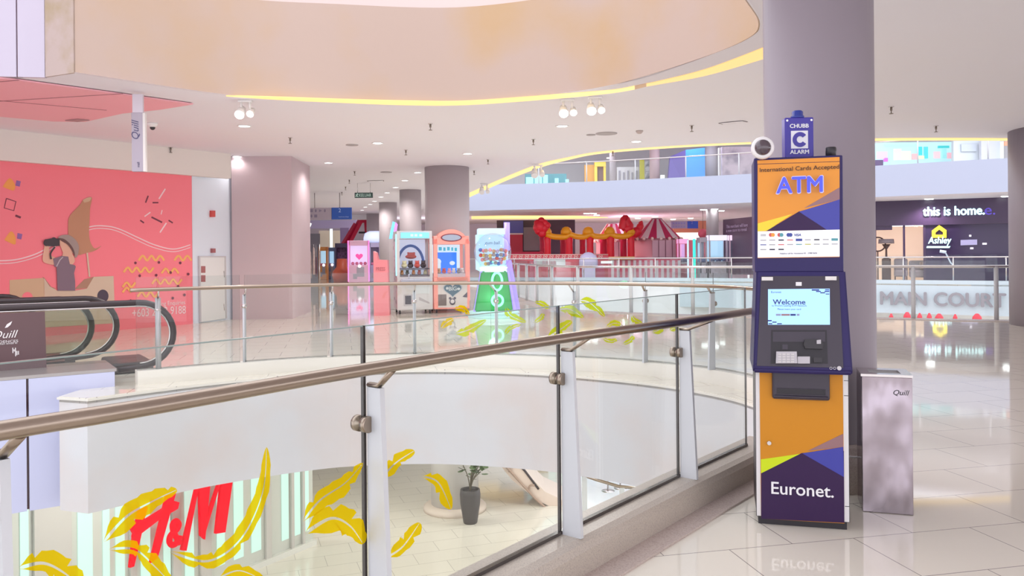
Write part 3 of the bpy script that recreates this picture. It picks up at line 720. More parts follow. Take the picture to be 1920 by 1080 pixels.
# ================================================================== STEEL LITTER BIN
b0, b1 = fl(1617, 959, 0), fl(1713, 967, 0)
brot = math.atan2((b1 - b0).y, (b1 - b0).x); bww = (b1 - b0).length; bd, bh = 0.26, 0.775
bin_ = thing('litter_bin', 'dented shiny steel litter bin standing beside the cash machine', 'bin', b0, brot)
M_bin = mat('dented_steel', (0.40, 0.35, 0.39), 0.17, 1.0, bump=0.0)
nt = M_bin.node_tree; nb_ = nt.nodes.new('ShaderNodeTexNoise'); tc_ = nt.nodes.new('ShaderNodeTexCoord'); mp_ = nt.nodes.new('ShaderNodeMapping'); bp_ = nt.nodes.new('ShaderNodeBump')
mp_.inputs['Scale'].default_value = (7, 3, 2.2); nb_.inputs['Scale'].default_value = 1.0; nb_.inputs['Detail'].default_value = 1.5
bp_.inputs['Strength'].default_value = 0.7; bp_.inputs['Distance'].default_value = 0.06
nt.links.new(tc_.outputs['Object'], mp_.inputs['Vector']); nt.links.new(mp_.outputs['Vector'], nb_.inputs['Vector']); nt.links.new(nb_.outputs['Fac'], bp_.inputs['Height']); nt.links.new(bp_.outputs['Normal'], nt.nodes['Principled BSDF'].inputs['Normal'])
m = MB(); m.box(0, 0, 0, bww, bd, bh, 0.004); body = m.build('body', M_bin, bin_)
m = MB(); m.poly([[(-.003, -.003, bh), (bww + .003, -.003, bh), (bww + .003, bd + .003, bh), (-.003, bd + .003, bh)], [(.05, .06, bh), (.05, bd - .07, bh), (bww - .05, bd - .07, bh), (bww - .05, .06, bh)]], (0, 0, 0.014))
m.build('lid', M_steel2, bin_)
m = MB(); m.box(.05, .06, bh - .002, bww - .05, bd - .07, bh + .003); m.build('opening', M_black, bin_)
m = MB(); m.text('Quill', (bww * 0.63, -0.001, bh - 0.105), (1, 0, 0), (0, 0, 1), w=0.082, depth=0.002, shear=0.3, bold=-0.01); m.build('lettering', M_black, body)
m = MB(); cp = [COLP + V((-0.02, -0.37, 0.33)), COLP + V((0.1, -0.36, 0.335)), V((b0.x + 0.02, b0.y + 0.27, 0.36))]
tag(MB().tube(smooth([at(1593, 856, 4.87), at(1605, 857, 4.87), at(1617, 853, 4.86)], 5), 0.006, 8).build('power_cable', M_wp), 'pale cable running between the column and the steel bin', 'cable')
m.bm.free()

# ================================================================== CEILING FIXTURES
def cove(upx, lpx, name_label, z=ZC - 0.012, mm=None):
    A = smooth([fl(x, y, z) for x, y in upx], 6); Bq = smooth([fl(x, y, z) for x, y in lpx], 6); m = MB()
    m.ribbon(A, Bq); m.ribbon([p + V((0, 0, .012)) for p in A], [p + V((0, 0, .012)) for p in Bq]); m.ribbon(A, [p + V((0, 0, .012)) for p in A]); m.ribbon(Bq, [p + V((0, 0, .012)) for p in Bq])
    return tag(m.build('cove_light', mm or M_cove), name_label, 'light strip')
up1 = [(424, 179.5), (540, 183), (640, 186.5), (760, 189.5), (880, 189.6), (1058, 176), (1147, 169), (1190, 161.5)]
lo1 = [(424, 181), (540, 188.5), (640, 193), (760, 197.5), (880, 197), (1058, 184), (1147, 175), (1190, 168)]
cove(up1, lo1, 'long warm yellow cove light under the beige curved fascia')
cove([(1190, 161.5), (1212, 157)], [(1190, 168), (1212, 162.5)], 'short unlit stretch of cove between the two yellow strips', mm=M_covedim)
cove([(1212, 157), (1235, 152.6), (1324, 130), (1431, 90), (1450, 80)], [(1212, 162.5), (1235, 158.5), (1324, 142), (1431, 111), (1450, 103)], 'amber cove light running behind the big grey column', mm=glow('amber_cove_light', (1.0, 0.60, 0.20), 0.95))
cove([(880, 362), (942, 335), (1005, 310), (1066, 295.5), (1130, 284.5), (1270, 274), (1408, 267.5)], [(880, 370), (942, 342), (1005, 317), (1066, 300), (1130, 288), (1270, 277), (1408, 270.5)], 'warm cove light along the left edge of the court opening')
cove([(1560, 263), (1640, 260.5), (1760, 259.5), (1892, 260)], [(1560, 266.5), (1640, 264.5), (1760, 263.5), (1892, 264)], 'warm cove light seen between the two right columns')
# lilac soffit ring between drum and cove
m = MB(); A = smooth([fl(x, y, ZC - .004) for x, y in [(140, 137.5), (424, 179.5), (540, 183), (640, 186.5), (760, 189.5), (880, 189.6), (1058, 176), (1147, 169), (1190, 161.5), (1235, 152.6), (1324, 130), (1431, 90), (1460, 60), (1450, -10)]], 6)
Bq = smooth([fl(x, y, ZC - .004) for x, y in [(140, 135), (420, 176.5), (540, 182), (640, 185.5), (760, 188.5), (880, 188.6), (1058, 173.5), (1147, 159), (1190, 150), (1235, 137), (1324, 106), (1400, 74), (1427, 45), (1403, -2)]], 6)
m.ribbon(A, Bq); struct(m.build('trim_7', mat('lilac_soffit', (0.74, 0.70, 0.75), 0.7)), 'thin lilac soffit ring at the foot of the beige fascia', 'soffit')

dl_proto = thing('downlight', 'round recessed downlight', 'downlight')
m = MB(); m.lathe([(0.125, 0.0), (0.125, -0.012), (0.105, -0.014), (0.100, -0.004)], 28); m.build('trim_ring', M_wp, dl_proto)
m = MB(); m.lathe([(0.100, -0.004), (0.085, -0.010), (0.02, -0.013)], 24); m.build('lens', M_lens, dl_proto)
DL = [((195, 268), 'recessed downlight over the pink mural, beside the hanging blade sign'), ((445, 293), 'recessed downlight above the top of the dusty pink pillar'),
      ((458, 236), 'recessed downlight directly below the twin spotlight on the left'), ((616, 305), 'recessed downlight between the pink pillar and the corridor signs'),
      ((708, 268), 'recessed downlight in the middle of the ceiling before the corridor'), ((877, 288), 'recessed downlight above the broad mauve column'),
      ((783, 323), 'first downlight of the corridor row, touching the broad column'), ((759, 338), 'second downlight of the corridor row counted from the broad column'),
      ((742, 351), 'third downlight of the corridor row counted from the broad column'), ((726, 361), 'fourth downlight of the corridor row counted from the broad column'),
      ((714, 369), 'fifth downlight of the corridor row counted from the broad column'), ((702, 377), 'sixth downlight of the corridor row counted from the broad column'),
      ((694, 383), 'seventh downlight of the corridor row counted from the broad column'), ((685, 388), 'eighth downlight of the corridor row counted from the broad column'),
      ((679, 394), 'last and farthest downlight of the corridor row'), ((1054, 236), 'recessed downlight directly below the middle twin spotlight'),
      ((1193, 265), 'recessed downlight between the smoke detector and the court cove light')]
for i, ((px, py), lab) in enumerate(DL):
    p = fl(px, py, ZC); o = dl_proto if i == 0 else dup(dl_proto)
    o.location = p; o['label'] = lab; o['group'] = 'ceiling downlights'
    lamp('SPOT', p + V((0, 0, -0.06)), LAMP_W * (0.45 if i == 1 else 0.6 if i == 3 else 0.85 if i > 6 and i < 15 else 1.0), (1.0, 0.95, 0.92), 0.10, (0, 0, 0), 2.7)
# downlights the picture does not show but the same ceiling carries over the walkway
sp_proto = thing('ceiling_spotlight', 'twin spotlight', 'spotlight')
m = MB(); m.box(-0.09, -0.03, -0.03, 0.09, 0.03, 0.0, 0.006); m.cyl((-.055, 0, -.02), (-.055, 0, -.14), .016, 10); m.cyl((.06, 0, -.02), (.06, 0, -.12), .016, 10); m.build('mount', M_wp, sp_proto)
m = MB(); m.cyl((-.055, .05, -.10), (-.055, -.07, -.20), .045, 16, .062); m.cyl((.075, .05, -.12), (.075, -.05, -.19), .036, 16, .048); m.build('lamp_head', M_wp, sp_proto)
m = MB(); m.cyl((-.055, -.071, -.201), (-.055, -.078, -.207), .056, 16); m.cyl((.075, -.051, -.191), (.075, -.058, -.197), .034, 16); m.build('lens', glow('spot_lens', (0.95, 1.0, 1.0), 14.0), sp_proto)
for i, (px, py, lab, sc) in enumerate([(460, 188, 'lit twin spotlight hanging at the left end of the yellow cove', 1.15), (1064, 186, 'lit twin spotlight right of centre below the cove, left one of two', 1.15), (1116, 181, 'lit twin spotlight right of centre below the cove, right one of two', 1.15),
                                       (1008, 308, 'twin spotlight at the bend of the court cove light', 1.5), (908, 344, 'twin spotlight near the column end of the court cove light', 1.5)]):
    o = sp_proto if i == 0 else dup(sp_proto); o.location = fl(px, py, ZC); o['label'] = lab; o['group'] = 'ceiling spotlights'; o.scale = (sc, sc, sc)
    if i > 2:
        for ch in o.children:
            if ch.name.startswith('lens'): ch.data = ch.data.copy(); ch.data.materials[0] = M_wp
    else: lamp('SPOT', o.location + V((0, -0.15, -0.32)), 45, (1, 0.97, 0.95), 0.08, (-0.5, 0, 0), 2.2)
spr = thing('sprinkler', 'ceiling sprinkler', 'sprinkler')
m = MB(); m.lathe([(0.035, 0.0), (0.030, -0.008), (0.012, -0.010)], 14); m.build('escutcheon', M_steel2, spr)
m = MB(); m.lathe([(0.014, -0.008), (0.014, -0.05), (0.006, -0.055), (0.006, -0.085), (0.026, -0.088), (0.026, -0.094)], 12); m.build('head', mat('dull_brass', (0.22, 0.18, 0.15), 0.4, 0.7), spr)
SP = [((544, 258), 'between the left spotlight and the centre downlight'), ((538, 299), 'just above the right edge of the pink pillar top'), ((807, 232), 'in the centre of the ceiling under the yellow cove'),
      ((761, 281), 'left of the downlight above the broad column'), ((1000, 261), 'left of the round ceiling speaker'), ((320, 276), 'right of the hanging blade sign'),
      ((37, 251), 'at the far left above the mural'), ((1297, 235), 'between the smoke detector and the right slot vent'), ((889, 320), 'just right of the broad column top'),
      ((915, 299), 'between the broad column and the bend of the court cove'), ((1149, 283), 'touching the court cove light'), ((1671, 200), 'right of the big grey column, higher one'),
      ((1755, 236), 'right of the big grey column, lower one'), ((665, 321), 'first of the corridor line of sprinklers'), ((655, 337), 'second of the corridor line of sprinklers'),
      ((648, 350), 'third of the corridor line of sprinklers'), ((641, 360), 'fourth of the corridor line of sprinklers')]
for i, ((px, py), lab) in enumerate(SP):
    o = spr if i == 0 else dup(spr); o.location = fl(px, py, ZC); o['label'] = 'small ceiling sprinkler ' + lab; o['group'] = 'ceiling sprinklers'; o.scale = (1.25, 1.25, 1.25)
# smoke detector, dome camera, speakers, slot vents, hatch
m = MB(); m.lathe([(0.07, 0), (0.07, -0.02), (0.05, -0.045), (0.03, -0.06)], 20)
tag(m.build('smoke_detector', mat('beige_plastic', (0.5, 0.42, 0.40), 0.5), None, fl(1199, 245, ZC)), 'round smoke detector above the downlight near the court cove', 'smoke detector')
o = thing('dome_camera', 'small dome camera on the ceiling right of the hanging blade sign', 'camera', fl(286, 231, ZC))
m = MB(); m.lathe([(0.085, 0), (0.085, -0.02), (0.06, -0.07)], 20); m.build('housing', M_wp, o)
m = MB(); m.ball((0, 0, -0.075), 0.045); m.build('lens_dome', M_black, o)
for (px, py, r, lab) in ((1137, 250, 0.21, 'large round ceiling speaker right of centre'), (1108, 252.5, 0.09, 'small round grille beside the large ceiling speaker'), (660, 271.5, 0.13, 'round ceiling grille left of the centre downlight'),
                         (724, 322.5, 0.16, 'small round grille farther along the corridor ceiling')):
    m = MB(); m.lathe([(r, 0), (r, -0.012), (r * 0.9, -0.014)], 28); tag(m.build('ceiling_speaker', mat('grey_grille', (0.40, 0.36, 0.37), 0.6), None, fl(px, py, ZC)), lab, 'speaker', 'ceiling speakers')
for pts, lab in (([(84, 257), (96, 256.2), (137, 260.5), (126, 263)], 'long slot vent in the ceiling at the left above the mural'), ([(1347, 231), (1394, 226.5), (1402, 228.5), (1354, 233)], 'long slot vent in the ceiling near the big grey column'),
                 ([(688, 339), (720, 338.2), (720, 339.8), (690, 340.4)], 'thin slot vent above the corridor')):
    c = sum((fl(x, y, ZC) for x, y in pts), V()) / 4
    m = MB(); m.poly([[fl(x, y, ZC - .004) - c for x, y in pts]], (0, 0, -.006)); v = m.build('frame', mat('dark_vent_slot', (0.20, 0.15, 0.15), 0.6))
    q = thing('slot_vent', lab, 'vent', c, group='ceiling slot vents'); v.parent = q
    m = MB(); m.poly([[(fl(x, y, ZC - .012) - c) * 0.90 for x, y in pts]], (0, 0, -.004)); 
    k = m.build('cover', M_ceil, q); k.location = (0, 0, -0.002)
m = MB(); m.poly([[fl(x, y, ZC - .034) for x, y in ((122, 225.5), (145, 223), (168, 225), (145, 227.5))]], (0, 0, -.012))
tag(m.build('access_hatch', mat('dark_pink_hatch', (0.42, 0.26, 0.27), 0.6)), 'small dark square hatch at the edge of the pink ceiling panels', 'hatch')

# ================================================================== ESCALATORS
ed = V((-0.82, -0.565, 0)).normalized(); en = V((0.565, -0.82, 0)).normalized(); ea = math.atan2(-ed.y, -ed.x)
M_hand = mat('dark_handrail_rubber', (0.045, 0.032, 0.036), 0.3)
M_clad = mat('pale_blue_cladding', (0.58, 0.60, 0.82), 0.35)
M_eglass = glass_mat('escalator_glass', (0.90, 0.93, 0.90), 0.5, 0.03)
def escalator_side(parent, Q, L=7.0, r=0.40, zc=0.52, sign=False):
    """handrail loop, its glass and its guide; along -ed is the newel end"""
    def pt(t, z, off=0.0): return V((Q.x, Q.y, 0)) - ed * t + en * off + V((0, 0, z))
    arc = [(r * math.cos(PI / 2 - k * PI / 16), zc + r * math.sin(PI / 2 - k * PI / 16)) for k in range(17)]
    path = [pt(-L, zc + r), pt(-L * .5, zc + r)] + [pt(t, z) for t, z in arc] + [pt(-0.25, zc - r - 0.02)]
    m = MB(); m.tube(path, 0.036, 10, flat=0.75); h = m.build('handrail', M_hand, parent)
    arc2 = [(t * 0.85, zc + (z - zc) * 0.85) for t, z in arc]
    m = MB(); m.poly([[pt(-L, zc + r * .85, .01), *[pt(t, z, .01) for t, z in arc2], pt(-L, zc - r * .85, .01)]], -en * 0.012); m.build('glass_panel', M_eglass, parent)
    m = MB(); m.tube([pt(-L, zc + r - 0.05)] + [pt(t * 0.89, zc + (z - zc) * 0.89) for t, z in arc], 0.012, 8); m.build('handrail_guide', M_steel2, parent)
    return h
Q1, Q2 = fl(262, 688, .12), fl(160, 668, .12)
esc = thing('escalator', 'near escalator with pale blue cladding and dark handrails at left', 'escalator', (0, 0, 0))
escalator_side(esc, Q1); escalator_side(esc, Q2)
EP = Plane(fl(215, 692, .2), (0.7, 0.48))
def onE(t, z, off=0.0): return on(EP, t, z, off)
m = MB(); m.mi = 0
t53 = EP.uz(52, 800)[0]
for t0, t1 in ((t53 + .012, 0.0), (t53 - 1.6, t53 - .012), (t53 - 3.3, t53 - 1.62)): m.poly([[onE(t0, -1.27), onE(t1, -1.27), onE(t1, .17), onE(t0, .17)]], -EP.n * 0.05)
m.mi = 1; m.poly([[onE(-5, -1.265, -.06), onE(-.01, -1.265, -.06), onE(-.01, .16, -.06), onE(-5, .16, -.06)]], -EP.n * 0.3)
m.build('cladding', [M_clad, mat('dark_joint', (0.13, 0.05, 0.06), 0.6)], esc)
m = MB(); m.poly([[onE(-5, .172, .0), onE(0.02, .172, .0), onE(.02, .172, -.9), onE(-5, .172, -.9)]], (0, 0, .035)); m.build('deck', mat('grey_deck', (0.44, 0.40, 0.39), 0.3, 0.6), esc)
SPn = Plane(Q1 + en * 0.03, (-ed.x, -ed.y))
M_brown = mat('dark_brown_sign', (0.135, 0.075, 0.082), 0.4)
m = MB(); m.poly([[SPn.hit(-60, 590), SPn.hit(84, 584), SPn.hit(87.5, 693), SPn.hit(-60, 706)]], -SPn.n * 0.012); sg = m.build('brown_sign_panel', M_brown, esc)
m = MB(); tx = V((-ed.x, -ed.y, 0)); o0 = SPn.hit(-14, 638, .004); 
m.text('Quill', o0, tx, (0, 0, 1), w=(SPn.hit(34, 638) - SPn.hit(-14, 638)).length, depth=.003, shear=0.35, bold=-0.005)
m.text('RESIDENCES', SPn.hit(-20, 644.5, .004), tx, (0, 0, 1), w=(SPn.hit(34, 645) - SPn.hit(-20, 645)).length, h=.028, depth=.003)
m.text('jalan sultan ismail kl', SPn.hit(-20, 649, .004), tx, (0, 0, 1), w=(SPn.hit(32, 649) - SPn.hit(-20, 649)).length, depth=.003)
m.poly([[SPn.hit(x, y, .006) for x, y in ((9, 615), (13, 608), (23, 602), (20, 609), (14, 614))]], -SPn.n * .003)
for x, y0, y1 in ((24, 652, 662), (26.5, 655, 659), (29, 652, 668), (31.5, 658, 666), (34.5, 658, 665)): m.poly([[SPn.hit(x - .9, y0, .006), SPn.hit(x + .9, y0, .006), SPn.hit(x + 1.2, y1, .006), SPn.hit(x - .6, y1, .006)]], -SPn.n * .003)
m.build('lettering', mat('white_sign_print', (0.85, 0.82, 0.82), 0.4), sg)
m = MB(); c = fl(238, 684, .06); m.obox((c.x, c.y, 0.002), 0.5, 0.9, 0.14, ea, 0.03); m.build('comb_plate', mat('dark_escalator_metal', (0.09, 0.08, 0.085), 0.35, 0.5), esc)
esc2 = thing('escalator', 'farther escalator whose handrail newel stands just left of the near one', 'escalator', (0, 0, 0))
escalator_side(esc2, Q2 - en * 0.12 + ed * 0.30); escalator_side(esc2, Q2 - en * 1.55 + ed * 0.9)
m = MB(); c = Q2 - en * 0.8 + ed * 1.2; m.obox((c.x, c.y, 0.001), 2.2, 1.2, 0.05, ea, 0.01); m.build('comb_plate', mat('dark_escalator_metal', (0.1,) * 3), esc2)
# upper flight: pink underside and white side
M_pinkpan = mat('pink_soffit_panel', (0.88, 0.44, 0.50), 0.35)
zq = ZC - 0.03
poly = [(-160, 132), (0, 147), (35, 151), (160, 168), (362, 196), (300, 206), (230, 213), (160, 228.5), (100, 228), (0, 219), (-160, 205)]
m = MB(); m.mi = 0; m.poly([[fl(x, y, zq) for x, y in poly]], (0, 0, .02))
m.mi = 1
for a, b in (((-160, 200), (230, 176)), ((-160, 168), (35, 150.5)), ((-160, 175), (200, 207))):
    pa, pb = fl(*a, zq - .004), fl(*b, zq - .004); dd = (pb - pa).normalized(); nn2 = V((-dd.y, dd.x, 0)) * .012
    m.poly([[pa - nn2, pb - nn2, pb + nn2, pa + nn2]], (0, 0, .004))
tag(m.build('escalator_soffit', [M_pinkpan, mat('dark_pink_joint', (0.35, 0.15, 0.17), 0.6)]), 'pink panelled underside of the upper escalator overhead at left', 'escalator')
ua, ub = fl(-160, 133, zq), fl(86, 157, zq); ua.y -= .02; ub.y -= .02
um = Plane(fl(36, 150, zq), (ub - fl(-20, 148, zq)))
m = MB(); m.mi = 0
cl_y = lambda x: 9.7 + (x + 9.5) / 3.55 * 0.56 - 0.03
wa, wb2, wc = [V((x, cl_y(x), ZC - .009)) for x in (-8.6, -6.275, -5.955)]
dd = (wc - wb2).normalized()
m.poly([[wb2 + dd * .006, wc, wc + V((0, 0, 1.5)), wb2 + dd * .006 + V((0, 0, 1.5))]], (0, .05, 0)); m.poly([[wa, wb2 - dd * .012, wb2 - dd * .012 + V((0, 0, 1.5)), wa + V((0, 0, 1.5))]], (0, .05, 0))
m.mi = 1; m.poly([[wb2 - dd * .05 + V((0, .02, 0)), wb2 + dd * .05 + V((0, .02, 0)), wb2 + dd * .05 + V((0, .02, 1.5)), wb2 - dd * .05 + V((0, .02, 1.5))]], (0, .02, 0))
struct(m.build('wall_escalator', [mat('lilac_white_cladding', (0.50, 0.46, 0.56), 0.4), MATS['dark_joint']]), 'lilac white side cladding of the upper escalator at the top left', 'wall')

# hanging blade sign
bs = at(260, 252, 11.2)
b_top, b_mid, b_bot = at(258, 182, 11.2).z, at(258, 212, 11.2).z, at(262, 322, 11.2).z
blade = thing('hanging_blade_sign', 'tall grey blade sign with upright lettering hanging from the ceiling at left', 'sign', (bs.x, bs.y, 0), 0.15)
m = MB(); m.box(-.073, -.03, b_mid, .066, .03, ZC - .04, .004); m.build('mount', mat('lilac_mount', (0.66, 0.60, 0.68), 0.4), blade)
m = MB(); m.mi = 0; m.box(-.083, -.04, b_bot, .066, .04, b_mid, .005); m.mi = 1; m.box(.066, -.04, b_bot + .002, .098, .04, b_mid - .002)
bd_ = m.build('board', [mat('grey_blade', (0.42, 0.37, 0.44), 0.4), mat('pale_blade_edge', (0.74, 0.70, 0.68), 0.4)], blade)
m = MB(); m.text('Quill', (.030, -.042, b_mid - .37), (0, 0, 1), (-1, 0, 0), w=.27, depth=.003, shear=.3, bold=-.008); m.text('mall', (.02, -.042, b_bot + .06), (0, 0, 1), (-1, 0, 0), w=.07, depth=.003); m.build('lettering', mat('navy_lettering', (0.08, 0.07, 0.16), 0.5), bd_)

# ================================================================== PINK MURAL
M_pink = mat('pink_mural_print', (0.93, 0.21, 0.26), 0.55, var=0.12, vscale=0.6, col2=(0.93, 0.26, 0.31))
mural = thing('mural', 'long pink printed wall graphic with a child in a cardboard boat', 'mural', on(MP, 0, 0))
inv = Matrix.Translation(-on(MP, 0, 0))
def mprint(name, items, mats, off0=.034):
    m = MB(inv)
    for k, (kind, data, mi) in enumerate(items):
        m.mi = mi; off = off0 + .0012 * k
        if kind == 'p': m.poly([[MP.hit(x, y, off) for x, y in data]], -mn * .001)
        elif kind == 'l':
            pts, wd = data; P = [MP.hit(x, y, off) for x, y in pts]; A, Bq = [], []
            for i in range(len(P)):
                t = (P[min(i + 1, len(P) - 1)] - P[max(i - 1, 0)]).normalized(); q = t.cross(mn) * wd / 2; A.append(P[i] + q); Bq.append(P[i] - q)
            m.ribbon(A, Bq)
        elif kind == 'e':
            (x, y, rx, ry) = data; m.poly([[MP.hit(x + rx * math.cos(a * PI / 12), y + ry * math.sin(a * PI / 12), off) for a in range(24)]], -mn * .001)
    return m.build(name, mats, mural)
m = MB(inv); m.poly([[on(MP, -8.5, 0.0), on(MP, 0.0, 0.0), on(MP, 0.0, 3.245), on(MP, -8.5, 3.245)]], mn * .03); m.build('backing', M_pink, mural)
def sm2(pts, n=8): return [(p.x, p.y) for p in smooth([V((x, y, 0)) for x, y in pts], n)]
W_line = mat('white_mural_line', (0.9, 0.62, 0.66), 0.5); M_tan = mat('cardboard_tan', (0.62, 0.42, 0.27), 0.6); M_tan2 = mat('cardboard_pale', (0.64, 0.50, 0.38), 0.6); M_tan3 = mat('cardboard_brown', (0.42, 0.23, 0.16), 0.6)
mprint('wavy_line', [('l', (sm2([(-20, 489), (20, 488), (50, 482), (80, 470), (130, 440), (170, 425), (200, 424), (225, 430), (260, 446), (290, 459), (325, 467), (357, 459)]), .022), 0),
                     ('l', (sm2([(-20, 494.5), (20, 493.5), (52, 487), (82, 475), (132, 445), (171, 430), (200, 429), (224, 435), (258, 451), (288, 464), (325, 472), (357, 464)]), .016), 0)], [W_line])
M_ylw = mat('mural_orange_yellow', (0.90, 0.45, 0.13), 0.5)
mprint('squiggles', [('l', (sm2([(x0 + 8 * k, y0 + (-4.5 if k % 2 else 4.5)) for k in range(n)], 4), .045), 0) for x0, y0, n in ((260, 484, 7), (327, 484, 5), (232, 506, 8), (303, 508, 5), (285, 528, 8), (230, 534, 4), (258, 552, 6), (230, 544, 3))], [M_ylw])
M_dot = mat('mural_maroon', (0.18, 0.03, 0.06), 0.5)
mprint('dots', [('e', (x, y, 2.4, 2.6), 0) for x, y in ((254, 493), (298, 492), (338, 493), (262, 517), (293, 516), (320, 511), (353, 514), (245, 564), (324, 559), (346, 553), (334, 537))], [M_dot])
cf_mats = [M_dot, W_line, mat('mural_purple', (0.28, 0.12, 0.36), 0.5), mat('mural_orange', (0.88, 0.35, 0.08), 0.5)]
for it in ([('l', ([a, b], wd), mi) for a, b, wd, mi in (((273, 380), (278, 367), .03, 0), ((286, 380), (297, 380), .028, 0), ((298, 373), (310, 354), .03, 1), ((271, 406), (282, 398), .025, 1), ((263, 413), (270, 418), .03, 0), ((284, 407), (304, 417), .035, 0),
                    ((300, 436), (312, 418), .03, 1), ((316, 413), (324, 418), .03, 0), ((302, 402), (304, 394), .02, 1), ((29, 404), (39, 408), .04, 0))] +
       [('l', ([(12, 372), (30, 378), (26, 395), (8, 390), (12, 372)], .016), 0), ('p', [(31, 338), (39, 340), (37, 350), (29, 348)], 2), ('p', [(33, 437), (42, 439), (40, 449), (32, 447)], 2), ('p', sm2([(5, 350), (18, 334), (28, 346), (26, 357), (14, 354), (5, 350)], 4), 3), ('p', sm2([(8, 450), (20, 434), (28, 442), (29, 458), (18, 455), (8, 450)], 4), 3)]): mprint('confetti_print', [it], cf_mats)
# cardboard boat print
mprint('boat_print', [('p', [(18, 525), (83, 521), (83, 612), (18, 618)], 0), ('p', [(83, 521), (79, 519), (96, 538), (106, 541), (84, 541)], 2), ('p', [(140, 542), (158, 524), (176, 519), (168, 540)], 2),
    ('p', [(83, 521), (93, 537), (108, 545), (140, 545), (163, 541), (176, 519), (213, 517.5), (216, 606), (84, 614)], 1), ('e', (51.5, 558, 10, 10.5), 3), ('e', (193, 555, 10.6, 12), 4),
    ('l', ([(163.5, 474), (168, 519)], .03), 1)], [M_tan, M_tan2, M_tan3, M_pink, mat('mural_charcoal', (0.07, 0.05, 0.08), 0.5)])
mprint('sail_print', [('p', sm2([(128, 440), (128, 415), (133, 402), (150, 384), (157, 374), (172, 370), (169, 390), (168, 415), (167, 438), (170, 455), (178, 466), (190, 461), (178, 470), (160, 475), (147, 478), (136, 470)], 4), 0), ('p', sm2([(155, 375), (163, 371), (171, 370), (168, 377), (158, 380)], 4), 1)], [mat('sail_brown', (0.52, 0.25, 0.15), 0.6), M_tan], .040)
# child print: body one flat figure
M_skin = mat('print_skin', (0.74, 0.42, 0.31), 0.6)
ch_ = mprint('child_print', [('p', sm2([(118, 455), (124, 448), (134, 452), (138, 468), (134, 478), (124, 478), (116, 470)], 4), 0), ('p', sm2([(84, 452), (92, 450), (93, 476), (104, 484), (103, 496), (88, 494), (80, 488), (82, 470)], 4), 0), ('p', sm2([(110, 448), (117, 446), (124, 460), (138, 480), (140, 490), (134, 497), (126, 494), (120, 478), (112, 458)], 4), 0),
    ('p', sm2([(118, 474), (128, 476), (126, 484), (116, 484)], 3), 0)], [M_skin], .046)
m_sh = mprint('shirt_print', [('p', [(99.5, 485), (116, 480), (128, 481), (131, 495), (140, 497), (142, 500), (139, 512), (141, 528), (141, 545), (108, 545), (107, 520), (106, 500), (102, 500)], 0), ('l', ([(106, 500), (112, 488), (118, 482)], .02), 1)], [mat('print_grey_shirt', (0.22, 0.15, 0.20), 0.6), mat('print_pale_edge', (0.5, 0.42, 0.46), 0.6)], .052)
mprint('hat_print', [('p', sm2([(108, 446), (116, 441), (130, 441), (142, 450), (148, 462), (146, 478), (141, 483), (137, 470), (130, 458), (120, 449)], 4), 0), ('p', sm2([(108, 446), (120, 448), (132, 458), (139, 470), (140, 480), (134, 468), (126, 458), (116, 452)], 4), 1)], [mat('print_taupe_hat', (0.36, 0.27, 0.25), 0.6), mat('print_dark_hair', (0.13, 0.06, 0.06), 0.6)], .056)
mprint('binoculars_print', [('e', (87, 455, 5.5, 6.5), 0), ('p', [(86, 449), (100, 446), (112, 448), (112, 461), (100, 462), (86, 461)], 0), ('e', (101, 448.5, 4.5, 3.5), 0), ('l', (sm2([(103, 463), (95, 475), (96, 486)]), .03), 0)], [mat('print_black', (0.05, 0.035, 0.045), 0.5)], .062)
m = MB(inv); t_o = MP.hit(262, 583, .04); m.text('For Leasing Enquiries', MP.hit(268, 578, .036), mdir, (0, 0, 1), w=(MP.hit(347, 574) - MP.hit(268, 578)).length, h=.12, depth=.002); m.text('+603 2023 9188', MP.hit(248, 595, .036), mdir, (0, 0, 1), w=(MP.hit(348, 590) - MP.hit(248, 595)).length, h=.17, depth=.002)
m.build('lettering', mat('white_mural_print', (0.88, 0.66, 0.68), 0.5), mural)
# service door
door = struct(MB().poly([[DP.hit(373, 482, .004), DP.hit(419, 482, .004), DP.hit(421, 597, .004), DP.hit(375, 604, .004)]], DP.n * .03).build('door_1', mat('white_door', (0.78, 0.78, 0.77), 0.4)), 'white service door beside the dusty pink pillar', 'door')
m = MB()
for pts in ([(371, 480), (421, 480), (421, 482.5), (371, 482.5)], [(419, 482), (421, 482), (423, 597), (421, 597)], [(371, 482), (373, 482), (375, 604), (373, 604)]): m.poly([[DP.hit(x, y, .002) for x, y in pts]], DP.n * .045)
m.build('frame', mat('grey_door_frame', (0.60, 0.58, 0.60), 0.4), door)
m = MB()
for y0 in (499, 516): m.poly([[DP.hit(x, y, .036) for x, y in ((377, y0), (385, y0), (385, y0 + 12.5), (377, y0 + 12.5))]], DP.n * .004)
m.build('notice', mat('dull_red_notice', (0.40, 0.14, 0.14), 0.5), door)
m = MB(); m.cyl(DP.hit(419.5, 508, .03), DP.hit(420.2, 520, .03), .012, 8); m.cyl(DP.hit(419.5, 570, .03), DP.hit(420.2, 582, .03), .012, 8); m.build('hinge', M_steel2, door)
for (x, y, wd, ht, col, lab) in ((396.5, 401, 7, 12, (0.62, 0.07, 0.06), 'red fire alarm bell box high on the white wall'), (397.5, 470, 6, 8, (0.38, 0.12, 0.13), 'small dark red call point above the service door')):
    m = MB(); m.poly([[DP.hit(x - wd / 2, y - ht / 2), DP.hit(x + wd / 2, y - ht / 2), DP.hit(x + wd / 2, y + ht / 2), DP.hit(x - wd / 2, y + ht / 2)]], DP.n * .06); tag(m.build('fire_alarm', mat('alarm_red_%d' % x, col, 0.4)), lab, 'fire alarm')

